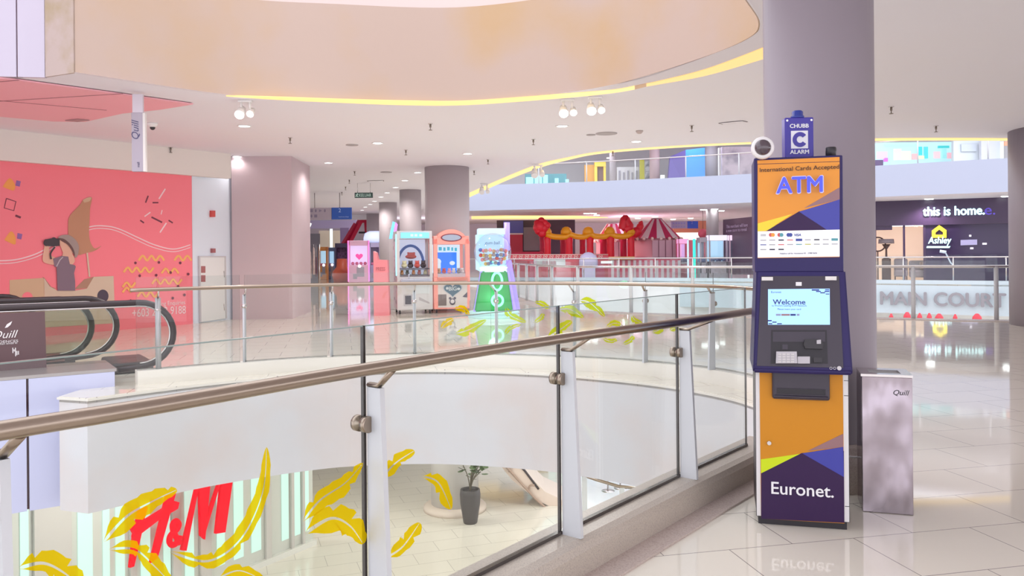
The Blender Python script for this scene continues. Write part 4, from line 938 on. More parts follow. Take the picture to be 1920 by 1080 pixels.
# ================================================================== ARCADE MACHINES NEAR THE COURT EDGE
def lrot(a): return Matrix.Rotation(a, 3, 'Z')
M_wmach = mat('pale_machine_body', (0.66, 0.63, 0.64), 0.35); M_cab = mat('cabinet_glass_back', (0.55, 0.60, 0.75), 0.5, emit=(0.75, 0.8, 1.0), es=0.35)
M_coral = mat('coral_machine_body', (0.85, 0.33, 0.28), 0.35, emit=(1.0, 0.35, 0.3), es=0.12)
M_cyanlit = glow('cyan_lit_header', (0.25, 0.72, 1.0), 0.95); M_paleblue = glow('pale_blue_lit', (0.72, 0.88, 1.0), 0.75)
M_mglass = glass_mat('machine_glass', (0.97, 0.98, 0.99), 0.3, 0.02)
PLC = {'cream': (0.80, 0.72, 0.45), 'dark brown': (0.06, 0.03, 0.04), 'red': (0.72, 0.10, 0.08), 'orange': (0.85, 0.28, 0.05), 'white': (0.82, 0.80, 0.80), 'grey': (0.35, 0.33, 0.35), 'pink': (0.85, 0.35, 0.42), 'blue': (0.08, 0.22, 0.65), 'navy': (0.06, 0.05, 0.20), 'yellow': (0.82, 0.62, 0.15), 'lilac': (0.45, 0.38, 0.62), 'tan': (0.55, 0.36, 0.22)}
def pmat(k): return mat('plush_' + k.replace(' ', '_'), PLC[k], 0.9, bump=0.3, bscale=60)
def plush(name, label, pos, r, col, rot, group):
    t = thing(name, label, 'soft toy', pos, rot, group)
    m = MB(); m.ball((0, 0, r * .85), r, 14, 9, (1, .9, .85)); m.build('body', pmat(col), t)
    m = MB(); m.ball((0, -r * .25, r * 1.75), r * .72, 12, 8); m.ball((-r * .5, -r * .2, r * 2.3), r * .25, 8, 6); m.ball((r * .5, -r * .2, r * 2.3), r * .25, 8, 6); m.build('head', pmat(col), t)
    return t
wm = fl(745, 589.5, 0); mr = math.radians(14)
def machine_root(name, label, pL, wpx, rot, cat='arcade machine'):
    return thing(name, label, cat, pL, rot)
# --- white claw machine
w1, d1, h1 = 0.885, 0.92, 2.06
m1 = machine_root('claw_machine', 'white claw machine with blue lit header, left of the coral claw machine', wm + V((0, 0, 0)), 0, mr)
m = MB(); m.box(0, 0, .10, w1, d1, 0.92, .015); m.box(0, .03, 1.86, w1, d1, h1, .012); m.box(0, d1 - .05, .9, w1, d1, 1.88); m.box(0, 0, .9, .07, .07, 1.88); m.box(w1 - .07, 0, .9, w1, .07, 1.88); b_ = m.build('body', M_wmach, m1)
m = MB(); m.mi = 0; m.box(-.004, .04, .16, .0, d1 - .04, 1.8)
m.mi = 1
for k in range(26):
    y, z = .08 + random.random() * (d1 - .18), .2 + random.random() * 1.45; r = .02 + random.random() * .035
    m.poly([[(-.005, y + r * math.cos(a), z + r * 1.2 * math.sin(a)) for a in [j * PI / 4 for j in range(8)]]], (-.001, 0, 0))
m.build('side_graphic', [mat('side_pale_pink', (0.75, 0.62, 0.68), 0.4), mat('side_speckle', (0.32, 0.22, 0.30), 0.5)], m1)
m = MB(); m.box(-.03, .0, .95, -.002, .04, 1.98, .006); m.build('neon_trim', glow('cyan_neon', (0.35, 0.85, 1.0), 1.3), m1)
m = MB(); m.mi = 0; m.box(.10, -.006, 1.88, w1 - .08, .03, 2.02, .008); m.mi = 1
for x in (.34, .44, .56): m.poly([[(x, -.008, 1.92), (x + .07, -.008, 1.92), (x + .07, -.008, 1.98), (x, -.008, 1.98)]], (0, .001, 0))
m.build('lit_header', [M_cyanlit, glow('header_letters', (0.6, 0.75, 1.0), 0.9)], m1)
m = MB(); m.mi = 0; m.box(.07, d1 - .07, .92, w1 - .07, d1 - .05, 1.86); m.mi = 1
ring = [(.44 + .33 * math.cos(a), d1 - .075, 1.22 + .48 * math.sin(a)) for a in [k * PI / 18 for k in range(19)]]; m.tube(ring, .035, 6)
m.build('back_panel', [M_cab, mat('blue_arch_print', (0.05, 0.17, 0.62), 0.5)], m1)
m = MB(); m.box(.07, .01, .98, w1 - .07, .02, 1.76); m.build('window', M_mglass, m1)
m = MB(); m.box(.05, .02, 1.10, w1 - .05, d1 - .06, 1.13); m.box(.05, .02, .90, w1 - .05, d1 - .06, .96); m.build('prize_shelf', mat('brown_prize_shelf', (0.16, 0.12, 0.14), 0.5), m1)
m = MB(); m.box(.08, -.16, .80, w1 - .06, .0, .86, .015); m.box(.10, -.19, .845, w1 - .10, -.02, .872, .01); m.cyl((.28, -.1, .87), (.28, -.1, .96), .012, 8); m.ball((.28, -.1, .97), .024); m.build('control_panel', mat('lavender_control_panel', (0.55, 0.55, 0.70), 0.35), m1)
m = MB(); m.mi = 0; m.box(.16, -.006, .20, .38, .02, .49, .06, 3); m.mi = 1; m.box(.19, -.008, .24, .35, .0, .46, .04, 3); m.build('prize_chute', [mat('chute_frame', (0.50, 0.47, 0.50), 0.4), mat('chute_dark', (0.055, 0.045, 0.065), 0.4)], m1)
m = MB(); m.mi = 0; m.box(.47, -.003, .50, .80, .0, .78, .01); m.mi = 1; m.poly([[(.54, -.004, .42), (.80, -.004, .28), (.80, -.004, .24), (.54, -.004, .34)]], (0, .002, 0)); m.build('service_panel', [mat('panel_pale', (0.72, 0.74, 0.76), 0.4), mat('panel_taupe', (0.45, 0.40, 0.42), 0.4)], m1)
for x, y in ((.07, .07), (w1 - .07, .07), (.07, d1 - .07), (w1 - .07, d1 - .07)):
    m = MB(); m.cyl((x - .02, y, .035), (x + .02, y, .035), .035, 14); m.box(x - .012, y - .012, .05, x + .012, y + .012, .11); m.build('caster', M_black, m1)
def inm(root, x, y, z): return root.location + lrot(root.rotation_euler.z) @ V((x, y, z))
for i, (x, z, col) in enumerate([(.20, 1.13, 'cream'), (.36, 1.13, 'dark brown'), (.52, 1.13, 'red'), (.68, 1.13, 'dark brown'), (.14, .96, 'orange'), (.28, .96, 'dark brown'), (.43, .96, 'orange'), (.58, .96, 'red'), (.72, .96, 'cream')]):
    row = 'upper' if z > 1 else 'bottom'; k = i if z > 1 else i - 4
    plush('plush_toy', '%s soft toy, %s on the %s shelf of the white claw machine' % (col, ['first', 'second', 'third', 'fourth', 'fifth'][k], row), inm(m1, x, .17 + .05 * (i % 2), z + .004), .075 if z > 1 else .05, col, mr, 'prizes in the white claw machine')
# red crab-like prize hung at the back
t = plush('plush_toy', 'long red soft toy hanging in front of the blue arch in the white claw machine', inm(m1, .42, .62, 1.36), .085, 'red', mr + .4, 'prizes in the white claw machine'); t.scale = (1.9, 1, .8)
# --- coral claw machine
w2 = 0.90; m2p = inm(m1, w1 + .03, -.02, 0); m2p.z = 0
m2 = machine_root('claw_machine', 'coral claw machine with arched top and a heart sticker, between white machine and gumball machine', m2p, 0, mr)
m = MB(); m.box(0, .02, .10, w2, .95, .90, .015); m.box(0, .9, .9, w2, .95, 1.92); m.box(0, .02, .9, .10, .12, 1.86, .01); m.box(w2 - .10, .02, .9, w2, .12, 1.86, .01); m.box(0, .02, 1.72, w2, .95, 1.93, .01)
arch = [(x, 0.02, 1.93 + .17 * math.sin(PI * max(0, min(1, (x - .10) / (w2 - .2)))) ** .7) for x in [.10 + k * (w2 - .2) / 16 for k in range(17)]]
m.poly([[(.10, .02, 1.90), *arch, (w2 - .10, .02, 1.90)]], (0, .35, 0)); m.build('body', M_coral, m2)
m = MB(); m.mi = 0; m.poly([[(.45 + .27 * math.cos(a), .008, 1.89 + .10 * math.sin(a)) for a in [k * PI / 14 for k in range(28)]]], (0, .012, 0)); m.mi = 1; m.poly([[(.45 + .235 * math.cos(a), .004, 1.89 + .075 * math.sin(a)) for a in [k * PI / 14 for k in range(28)]]], (0, .006, 0))
m.build('oval_sign', [mat('maroon_oval', (0.25, 0.06, 0.09), 0.4), mat('oval_grey_blue', (0.40, 0.45, 0.58), 0.4)], m2)
m = MB(); m.mi = 0; m.box(.09, .005, .99, w2 - .09, .02, 1.70); m.build('window', M_mglass, m2)
m = MB(); m.mi = 0; m.box(.09, .84, .92, w2 - .09, .86, 1.74); m.mi = 1; m.box(.12, .82, .98, .72, .838, 1.52); m.mi = 2
for x0, wd, z0 in ((.14, .08, 1.54), (.24, .10, 1.56), (.36, .08, 1.55), (.46, .09, 1.56), (.57, .07, 1.55), (.66, .08, 1.54)): m.box(x0, .81, z0, x0 + wd, .835, z0 + .11, .01)
m.mi = 3; m.ball((.60, .80, 1.24), .06, sc=(1.2, .3, .9)); m.ball((.20, .80, 1.28), .10, sc=(1.1, .3, .9)); m.box(.10, .80, 1.02, .30, .83, 1.24, .02)
m.build('back_print', [M_paleblue, mat('sea_blue_print', (0.02, 0.16, 0.75), 0.4, emit=(0.02, 0.2, 0.9), es=0.55), mat('teal_block_letters', (0.05, 0.40, 0.55), 0.4, emit=(0.05, 0.5, 0.7), es=.4), glow('cloud_print', (0.8, 0.92, 1.0), .7)], m2)
m = MB(); m.box(.09, .03, .90, w2 - .09, .84, .98); m.build('prize_shelf', mat('pale_prize_floor', (0.6, 0.55, 0.6), 0.5), m2)
m = MB(); m.mi = 0; m.box(.08, -.12, .84, w2 - .06, .03, .90, .012); m.box(.10, -.13, .87, w2 - .15, -.06, .90, .01); m.build('control_panel', mat('red_control_panel', (0.85, 0.28, 0.22), 0.35), m2)
m = MB(); m.mi = 0; m.box(.10, .012, .14, w2 - .06, .02, .80)
hp_ = [(16 * math.sin(a) ** 3, 13 * math.cos(a) - 5 * math.cos(2 * a) - 2 * math.cos(3 * a) - math.cos(4 * a)) for a in [k * PI / 20 for k in range(40)]]
m.mi = 1; m.poly([[(.47 + x * .0155, .006, .585 + z * .0125) for x, z in hp_]], (0, .005, 0)); m.mi = 2; m.poly([[(.47 + x * .0138, .003, .585 + z * .0110) for x, z in hp_]], (0, .002, 0))
m.mi = 3; m.text('BIG', (.47, .001, .56), (1, 0, 0), (0, 0, 1), h=.10, depth=.001, bold=.02, align='C'); m.ball((.33, .003, .62), .035, sc=(1, .05, 1)); m.ball((.62, .003, .60), .04, sc=(1.1, .05, .8))
m.build('heart_sticker', [mat('pale_door_panel', (0.74, 0.66, 0.64), 0.4), mat('heart_pale_edge', (0.55, 0.55, 0.6), 0.4), mat('heart_slate', (0.10, 0.17, 0.24), 0.4), mat('heart_print', (0.65, 0.68, 0.70), 0.4)], m2)
m = MB(); m.mi = 0; m.box(.10, .0, .19, .31, .02, .47, .02); m.build('prize_chute', mat('chute_brown', (0.22, 0.17, 0.17), 0.4), m2)
m = MB(); m.mi = 0; m.ball((.46, .004, .28), .075, sc=(1, .06, 1.1)); m.ball((.40, .004, .37), .032, sc=(1, .1, 1)); m.ball((.52, .004, .37), .032, sc=(1, .1, 1)); m.mi = 1; m.ball((.46, .0, .29), .05, sc=(1, .06, 1)); m.mi = 0; m.poly([[(.72, .004, .40), (.84, .004, .52), (.84, .004, .38)]], (0, .004, 0)); m.build('bear_sticker', [mat('sticker_slate', (0.12, 0.10, 0.14), 0.4), mat('sticker_pale', (0.72, 0.66, 0.66), 0.4)], m2)
m = MB(); m.box(w2 - .004, .03, .3, w2 + .012, .06, 1.8); m.build('red_neon_trim', glow('coral_neon', (1.0, 0.22, 0.2), 1.2), m2)
for x, y in ((.07, .09), (w2 - .07, .09), (.07, .88), (w2 - .07, .88)):
    m = MB(); m.cyl((x - .02, y, .035), (x + .02, y, .035), .035, 14); m.box(x - .012, y - .012, .05, x + .012, y + .012, .11); m.build('caster', M_black, m2)
for i, (x, col) in enumerate([(.16, 'tan'), (.30, 'red'), (.42, 'pink'), (.55, 'white'), (.66, 'grey'), (.76, 'white')]):
    plush('plush_toy', '%s soft toy, %s from the left in the coral claw machine' % (col, ['first', 'second', 'third', 'fourth', 'fifth', 'last'][i]), inm(m2, x, .2 + .1 * (i % 2), .984), .055, col, mr, 'prizes in the coral claw machine')
# --- gumball machine
gp = fl(925, 597, 0); gp.y += .45
gm = thing('gumball_machine', 'giant gumball capsule machine with green lit stand and clear globe', 'capsule machine', gp, math.radians(6))
sc_ = gp.y / F
def gz(py): return EYE - ((py - 473.6) - .0087 * 35) * sc_
m = MB(); m.lathe([(.60, .0), (.60, .045), (.57, .06), (.57, .085), (.60, .10), (.58, .14), (.44, .16)], 36); m.build('base_ring', mat('pale_cyan_base', (0.40, 0.60, 0.62), .4, emit=(.5, .95, 1), es=.2), gm)
zt, zb = gz(508), .15
m = MB(); m.add([(-.47, -.36, zb), (.42, -.36, zb), (.42, .36, zb), (-.47, .36, zb), (-.30, -.26, zt), (.30, -.26, zt), (.30, .26, zt), (-.30, .26, zt)], [(0, 1, 5, 4), (1, 2, 6, 5), (2, 3, 7, 6), (3, 0, 4, 7), (0, 3, 2, 1), (4, 5, 6, 7)])
bmesh.ops.bevel(m.bm, geom=list(m.bm.edges), offset=.03, segments=2, affect='EDGES'); stand = m.build('stand', mat('green_lit_stand', (0.03, 0.26, 0.08), 0.35, emit=(0.02, 0.55, 0.10), es=.13), gm)
def fy(z): return -.36 + (z - zb) / (zt - zb) * .10 - .012
m = MB()
for zc_, rx, rz in ((gz(527), .115, .20), (gz(562), .125, .125)):
    m.tube([(.06 + rx * math.cos(a), fy(zc_ + rz * math.sin(a)), zc_ + rz * math.sin(a)) for a in [k * PI / 16 for k in range(32)]], .028, 8, closed=True)
m.build('neon_ring', glow('mint_neon', (0.25, 1.0, 0.62), 1.9), stand)
m = MB(); m.add([(-.49, -.20, zb), (-.43, -.30, zb), (-.27, -.22, zt), (-.32, -.14, zt)], [(0, 1, 2, 3)]); m.add([(.44, -.30, zb), (.52, -.15, zb), (.36, -.10, zt + .0), (.31, -.22, zt)], [(0, 1, 2, 3)])
m.poly([[(.40, -.05, zb), (.62, -.05, zb), (.42, -.05, zt + .25), (.30, -.05, zt + .25)]], (0, .25, 0)); m.build('side_fin', mat('violet_fin', (0.30, 0.22, 0.75), 0.35, emit=(0.38, 0.3, 1.0), es=.5), gm)
m = MB(); m.mi = 0; m.box(-.40, -.10, zt + .03, -.33, .3, gz(440)); m.box(-.36, .05, zt, .36, .34, gz(428), .03); m.build('back_board', mat('pale_cyan_board', (0.45, 0.72, 0.82), 0.4, emit=(0.5, 0.85, 1.0), es=.38), gm)
m = MB(); m.lathe([(.33, 0), (.30, .05), (.34, .10), (.26, .13)], 28, (0, 0, zt - .02)); m.build('collar', glow('ice_collar', (0.75, 1.0, 1.0), 1.0), gm)
gc, gr = gz(472), .435
m = MB(); m.ball((-.015, -.05, gc), gr, 32, 20); m.build('globe', glass_mat('globe_glass', (0.93, 0.90, 0.95), 0.9, 0.10, .03), gm)
m = MB(); m.box(-.34, .0, gz(440), .30, .06, gz(428), .01); m.mi = 1; m.text('gum ball', (-.20, -.008, gz(460)), (1, 0, 0), (0, 0, 1), w=.36, depth=.004, shear=.2)
m.build('header', [M_paleblue, mat('header_blue_print', (0.08, 0.2, 0.45), 0.4)], gm)
m = MB(); m.cyl((.33, .05, gz(470)), (.33, .05, gz(417)), .07, 14); m.build('corner_post', mat('violet_post', (0.35, 0.28, 0.80), 0.35, emit=(0.4, 0.33, 1.0), es=.5), gm)
cols = ['yellow', 'lilac', 'pink', 'grey', 'red', 'tan', 'blue']; n_ = 0
cap = {}
for row in range(4):
    for k in range(9 - (row == 0) * 3):
        z = gc - .27 + row * .098 + random.uniform(-.02, .02); rr = math.sqrt(max(0, (gr - .09) ** 2 - (z - gc) ** 2)) * (.93 - .08 * (k % 2)); a = PI * (1.13 + .74 * k / (8 - (row == 0) * 3))
        col = cols[(k * 3 + row * 2 + k // 3) % 7]; p = gp + lrot(math.radians(6)) @ V((-.015 + rr * math.cos(a), -.05 + rr * math.sin(a) * .92, z))
        key = col
        if key not in cap:
            m = MB(); m.ball((0, 0, 0), .046, 12, 8); b_ = m.build('capsule_ball', mat('capsule_' + col, PLC[col], 0.3)); cap[key] = b_
        else: b_ = cap[key].copy(); C.objects.link(b_)
        b_.location = p
        tag(b_, '%s capsule ball inside the globe of the gumball machine' % col, 'capsule', 'capsule balls in the globe')
lamp('POINT', gp + V((0.02, -.75, .55)), 5, (0.2, 1.0, 0.45), .12)
# --- pink counter and tall lit cabinet behind
pk = thing('pink_kiosk', 'plain pink kiosk panel with stepped top, left of the white claw machine', 'kiosk', (0, 0, 0), 0)
KP = Plane(fl(702, 592, 0), (math.cos(mr * .3), math.sin(mr * .3)))
m = MB(); m.poly([[KP.hit(701, 592), KP.hit(730, 592.5), KP.hit(726, 488), KP.hit(708, 487), KP.hit(705, 474), KP.hit(700, 471)]], -KP.n * .5); b_ = m.build('panel', mat('pink_kiosk_paint', (0.88, 0.28, 0.32), 0.45), pk)
m = MB(); m.text('PRESS', KP.hit(705, 508, .004), (KP.d.x, KP.d.y, 0), (0, 0, 1), w=.22, h=.09, depth=.004); m.build('lettering', mat('dark_pink_print', (0.52, 0.14, 0.18), 0.5), pk)
tl = thing('light_totem', 'slim cyan and violet lit totem rising behind the white claw machine', 'light totem', at(738, 590, 21.2) * V((1, 1, 0)) if False else (at(738, 590, 21.4).x, 21.4, 0), 0)
m = MB(); m.box(-.10, -.02, 0, .06, .06, 2.2, .01); m.build('pole', M_wmach, tl)
m = MB(); m.poly([[(-.10, -.03, 1.9), (-.02, -.03, 1.9), (.06, -.03, 2.34), (-.0, -.03, 2.36)]], (0, .06, 0)); m.build('cyan_tube', glow('cyan_tube', (0.2, 0.75, 1.0), 1.2), tl)
m = MB(); m.poly([[(-.0, -.03, 1.9), (.05, -.03, 1.9), (.13, -.03, 2.28), (.07, -.03, 2.34)]], (0, .06, 0)); m.build('violet_tube', glow('violet_tube', (0.75, 0.30, 1.0), 1.1), tl)

# ================================================================== ACROSS THE MAIN COURT
def pbox(mb, x0, y0, x1, y1, Y, dep, bev=0.0, zmin=None):
    a, b = at(x0, y1, Y), at(x1, y0, Y)
    mb.box(a.x, Y, a.z if zmin is None else zmin, b.x, Y + dep, b.z, bev); return mb
def simple(name, label, cat, mats, x0, y0, x1, y1, Y, dep, bev=0.0, zmin=None, group=None, kind=None):
    return tag(pbox(MB(), x0, y0, x1, y1, Y, dep, bev, zmin).build(name, mats), label, cat, group, kind)
# shop front "this is home."
FPn = Plane(at(1641, 450, 38.5), (at(1892, 450, 36.1) - at(1641, 450, 38.5)))
M_aub = mat('aubergine_front', (0.060, 0.035, 0.085), 0.3); M_aub2 = mat('dark_glass_front', (0.040, 0.025, 0.075), 0.12)
shop = thing('furniture_shop', 'dark aubergine shop front with glowing lower-case lettering at right', 'shop', (0, 0, 0))
def fpoly(mb, pts, off=0.0, th=.02): mb.poly([[FPn.hit(x, y, off) for x, y in pts]], FPn.n * th)
t_l, t_r = -2.5, 13.0
m = MB(); m.poly([[on(FPn, t_l, 2.62), on(FPn, t_r, 2.62), on(FPn, t_r, ZC), on(FPn, t_l, ZC)]], FPn.n * .15); m.build('sign_board', M_aub, shop)
m = MB(); t2 = FPn.uz(1735, 450)[0]; m.poly([[on(FPn, t2, 0), on(FPn, t_r, 0), on(FPn, t_r, 2.62), on(FPn, t2, 2.62)]], FPn.n * .05); m.build('front_panel', M_aub2, shop)
m = MB(); m.text('this is home.', FPn.hit(1730, 405.5, .17), FPn.d, (0, 0, 1), w=(FPn.hit(1846, 400) - FPn.hit(1730, 405)).length, h=.44, depth=.06, bold=.035); m.build('lit_lettering', glow('white_cyan_letters', (0.62, 0.97, 1.0), 1.6), shop)
m = MB(); m.text('e.', FPn.hit(1846, 403, .155), FPn.d, (0, 0, 1), w=.42, depth=.02, bold=.01); m.build('reflected_lettering', mat('dim_blue_letters', (0.10, 0.06, 0.42), 0.4, emit=(.15, .1, .8), es=.25), shop)
m = MB(); A_ = [(1747, 446), (1747, 432.5), (1761, 422), (1774.5, 431.5), (1774.5, 446)]; I_ = [(1754, 440), (1754, 436), (1761, 430.5), (1768, 435.5), (1768, 440)]
m.poly([[FPn.hit(x, y, .06) for x, y in A_], [FPn.hit(x, y, .06) for x, y in I_]], FPn.n * .05); m.build('house_emblem', glow('yellow_house_neon', (1.0, 0.80, 0.05), 1.2), shop)
m = MB(); m.text('Ashley', FPn.hit(1740, 461, .07), FPn.d, (0, 0, 1), w=(FPn.hit(1784, 460) - FPn.hit(1740, 460)).length, h=.42, depth=.04, bold=.03, shear=.15); m.build('lit_lettering', MATS['white_cyan_letters'], shop)
m = MB(); fpoly(m, [(1738, 461.5), (1782, 461.5), (1780, 465), (1737, 465)], .06, .03); m.build('lit_underline', MATS['white_cyan_letters'], shop)
m = MB(); fpoly(m, [(1801, 450), (1832, 449), (1832, 459), (1801, 460)], .06, .03); m.build('notice_board', mat('lilac_notice', (0.36, 0.34, 0.55), 0.4, emit=(.5, .5, .8), es=.18), shop)
for x, y, wd in ((1846, 457, 8), (1822, 465.5, 6), (1819, 442, 4)):
    m = MB(); fpoly(m, [(x - wd / 2, y - 1.6), (x + wd / 2, y - 1.6), (x + wd / 2, y + 1.6), (x - wd / 2, y + 1.6)], .06, .02); m.build('window_glint_light', glow('white_window_glint', (0.95, 0.9, 1.0), 1.6), shop)  # glints on the dark glass, built as small glowing plates
m = MB(); m.tube([FPn.hit(x, y, .3) for x, y in [(1766, 470), (1772, 472), (1775, 478), (1782, 492), (1790, 500)]], .03, 6); m.tube([FPn.hit(1762, 471, .3), FPn.hit(1774, 473, .3)], .07, 6); m.build('reading_lamp', mat('pale_arm_lamp', (0.55, 0.62, 0.72), 0.3, emit=(.5, .7, .9), es=.2), shop)
# lit showroom window at its left
m = MB(); m.poly([[on(FPn, t_l, 0, -1.6), on(FPn, t2 + .5, 0, -1.6), on(FPn, t2 + .5, 2.62, -1.6), on(FPn, t_l, 2.62, -1.6)]], FPn.n * .05); m.build('showroom_wall', mat('warm_showroom_wall', (0.85, 0.66, 0.55), 0.7, emit=(1.0, 0.68, 0.50), es=.42), shop)
m = MB(); 
for x in (1641, 1695, 1733):
    u, _ = FPn.uz(x, 450); m.poly([[on(FPn, u - .05, 0), on(FPn, u + .05, 0), on(FPn, u + .05, 2.62), on(FPn, u - .05, 2.62)]], FPn.n * .08)
u0, u1 = FPn.uz(1615, 450)[0], FPn.uz(1673, 450)[0]; m.poly([[on(FPn, u0, 2.42), on(FPn, u1, 2.42), on(FPn, u1, 2.62), on(FPn, u0, 2.62)]], FPn.n * .09)
m.build('window_frame', M_aub, shop)
chd = thing('chandelier', 'small crystal chandelier hanging in the lit showroom window', 'chandelier', FPn.hit(1723, 420, -.8), 0)
m = MB(); m.cyl((0, 0, 0), (0, 0, .35), .012, 6); m.build('rod', M_steel2, chd)
m = MB()
for k in range(8): a = k * PI / 4; m.ball((.2 * math.cos(a), .2 * math.sin(a), -.08 + .12 * (k % 2)), .055, 8, 6)
m.build('bulb', glow('warm_bulb', (1.0, 0.85, 0.6), 2.0), chd)
def furn(name, label, cat, x, base_y, parts):
    p = FPn.hit(x, base_y, -.7); p.z = 0; t = thing(name, label, cat, p, math.atan2(FPn.d.y, FPn.d.x))
    for nm, fn_, mm in parts:
        m = MB(); fn_(m); m.build(nm, mm, t)
M_fdark = mat('furniture_brown', (0.10, 0.055, 0.05), 0.4); M_fgrey = mat('furniture_grey', (0.32, 0.27, 0.29), 0.7)
furn('table_lamp', 'dark table lamp with wide grey shade in the showroom window', 'lamp', 1662, 500, [('base', lambda m: m.lathe([(.16, 1.05), (.05, 1.12), (.04, 1.5), (.20, 1.75)], 14), M_fdark), ('shade', lambda m: m.lathe([(.36, 1.78), (.34, 2.0)], 18), M_fgrey), ('side_table', lambda m: m.box(-.2, -.2, .0, .2, .2, 1.05, .03), M_fdark)])
furn('armchair', 'grey armchair in the left part of the showroom window', 'chair', 1689, 500, [('seat', lambda m: m.box(-.30, -.4, .18, .30, .4, .5, .08), M_fgrey), ('backrest', lambda m: m.box(-.30, .25, .4, .30, .45, 1.05, .08), M_fgrey), ('leg', lambda m: m.box(-.28, -.35, 0, -.22, -.29, .2), M_fdark), ('leg', lambda m: m.box(.22, -.35, 0, .28, -.29, .2), M_fdark)])
furn('sofa', 'long grey sofa behind the railing in the showroom window', 'sofa', 1720, 500, [('seat', lambda m: m.box(-.36, -.4, .15, .42, .4, .5, .08), M_fgrey), ('backrest', lambda m: m.box(-.36, .25, .4, .42, .45, .95, .08), M_fgrey), ('cushion', lambda m: m.box(.1, .05, .5, .5, .2, .9, .07), mat('cushion_tan', (.5, .35, .28), .8))])
furn('floor_mirror', 'round mirror with dark frame at the left edge of the showroom', 'mirror', 1646, 500, [('frame', lambda m: m.tube([(.34 * math.cos(a), 0, 1.75 + .34 * math.sin(a)) for a in [k * PI / 10 for k in range(20)]], .035, 8, closed=True), M_fdark), ('stand', lambda m: m.box(-.03, -.1, 0, .03, .1, 1.42), M_fdark)])
# lettering on the court fascia
m = MB(); u = V((0, 0, 1)); MC0, MC1 = at(1650, 571, 35.0), at(1887, 573, 32.55); dd = (MC1 - MC0); dd.z = 0
pl_mc = Plane(MC0, dd); Ln = dd.length
fl_pts = [p for p in far_line]
def far_plane(px):
    i = min(range(len(fl_pts) - 1), key=lambda k: abs(uv_of(V((fl_pts[k].x, fl_pts[k].y, 0))) - px)); i = max(1, min(i, len(fl_pts) - 2))
    return Plane(fl_pts[i], fl_pts[i + 1] - fl_pts[i - 1])
FL1 = Plane(far_line[19], far_line[27] - far_line[19]); 
lo = FL1.hit(1650, 571.5, .20); hi = FL1.hit(1887, 572, .20)
m.text('MAIN COURT', lo, FL1.d, u, w=(hi - lo).length, h=.60, depth=.03, bold=.034); tag(m.build('court_lettering', mat('grey_lilac_letters', (0.30, 0.285, 0.32), 0.5)), 'large grey MAIN COURT lettering on the white court fascia', 'sign')
# red stalls far below, at the foot of the fascia
for i, (x0, x1, y0) in enumerate(((1666, 1676, 588), (1693, 1709, 585), (1719, 1730, 587), (1737, 1748, 587), (1752, 1770, 588), (1786, 1796, 589), (1822, 1842, 588))):
    pa, pb = at(x0, 600, 29.5), at(x1, 600, 29.5); pz = at(x0, y0, 29.5).z
    m = MB(); m.mi = 0; m.lathe([((pb.x - pa.x) / 2 * f, z) for f, z in ((.9, -5.0), (1.0, -4.5), (1.0, pz - .45), (.75, pz - .12), (.25, pz))], 14, ((pa.x + pb.x) / 2, 29.5, 0)); tag(m.build('red_inflatable', mat('vivid_red_vinyl', (0.75, 0.02, 0.05), 0.4)), 'red inflatable post top below the MAIN COURT fascia, %s from the left' % ['first', 'second', 'third', 'fourth', 'fifth', 'sixth', 'last'][i], 'inflatable', 'red inflatables in the court below')
# balustrades of the court
def light_rail(name, label, pts, step, zr, zb, posts_mat, glass=True, pr=.02, rr=.025, zg=1.25):
    t = thing(name, label, 'balustrade', (0, 0, 0)); m = MB(); m.tube([V((p.x, p.y, zr)) for p in pts], rr, 8); m.build('handrail', M_steel2, t)
    if glass:
        q = offs(pts, .012); m = MB()
        for r in (pts, q): m.ribbon([V((p.x, p.y, zb)) for p in r], [V((p.x, p.y, zg)) for p in r], True)
        m.ribbon([V((p.x, p.y, zg)) for p in pts], [V((p.x, p.y, zg)) for p in q]); m.build('glass_panel', M_glass, t)
    for p in arc_pts(pts, step):
        m = MB(); m.cyl((p.x, p.y, zb), (p.x, p.y, zr), pr, 8); m.build('post', posts_mat, t)
    return t
ncr = offs(near_court, .10)
i0 = min(range(len(ncr)), key=lambda k: (ncr[k] - V((-.6, 31, 0))).length)
light_rail('court_balustrade', 'glass balustrade with pale posts along the near edge of the main court', ncr[i0:], 1.55, 1.125, .0, M_post, True, .045, .03)
light_rail('court_balustrade', 'thin railing along the far edge of the main court', offs(far_line, -.12), 1.9, 1.15, HB, M_steel2, True, .03, .03)
light_rail('gallery_balustrade', 'glass railing on the upper gallery across the main court', [V((p.x, p.y, 0)) for p in offs(far_line, -.12)], 2.6, 6.22, 5.18, M_post, True, .03, .03, 6.12)

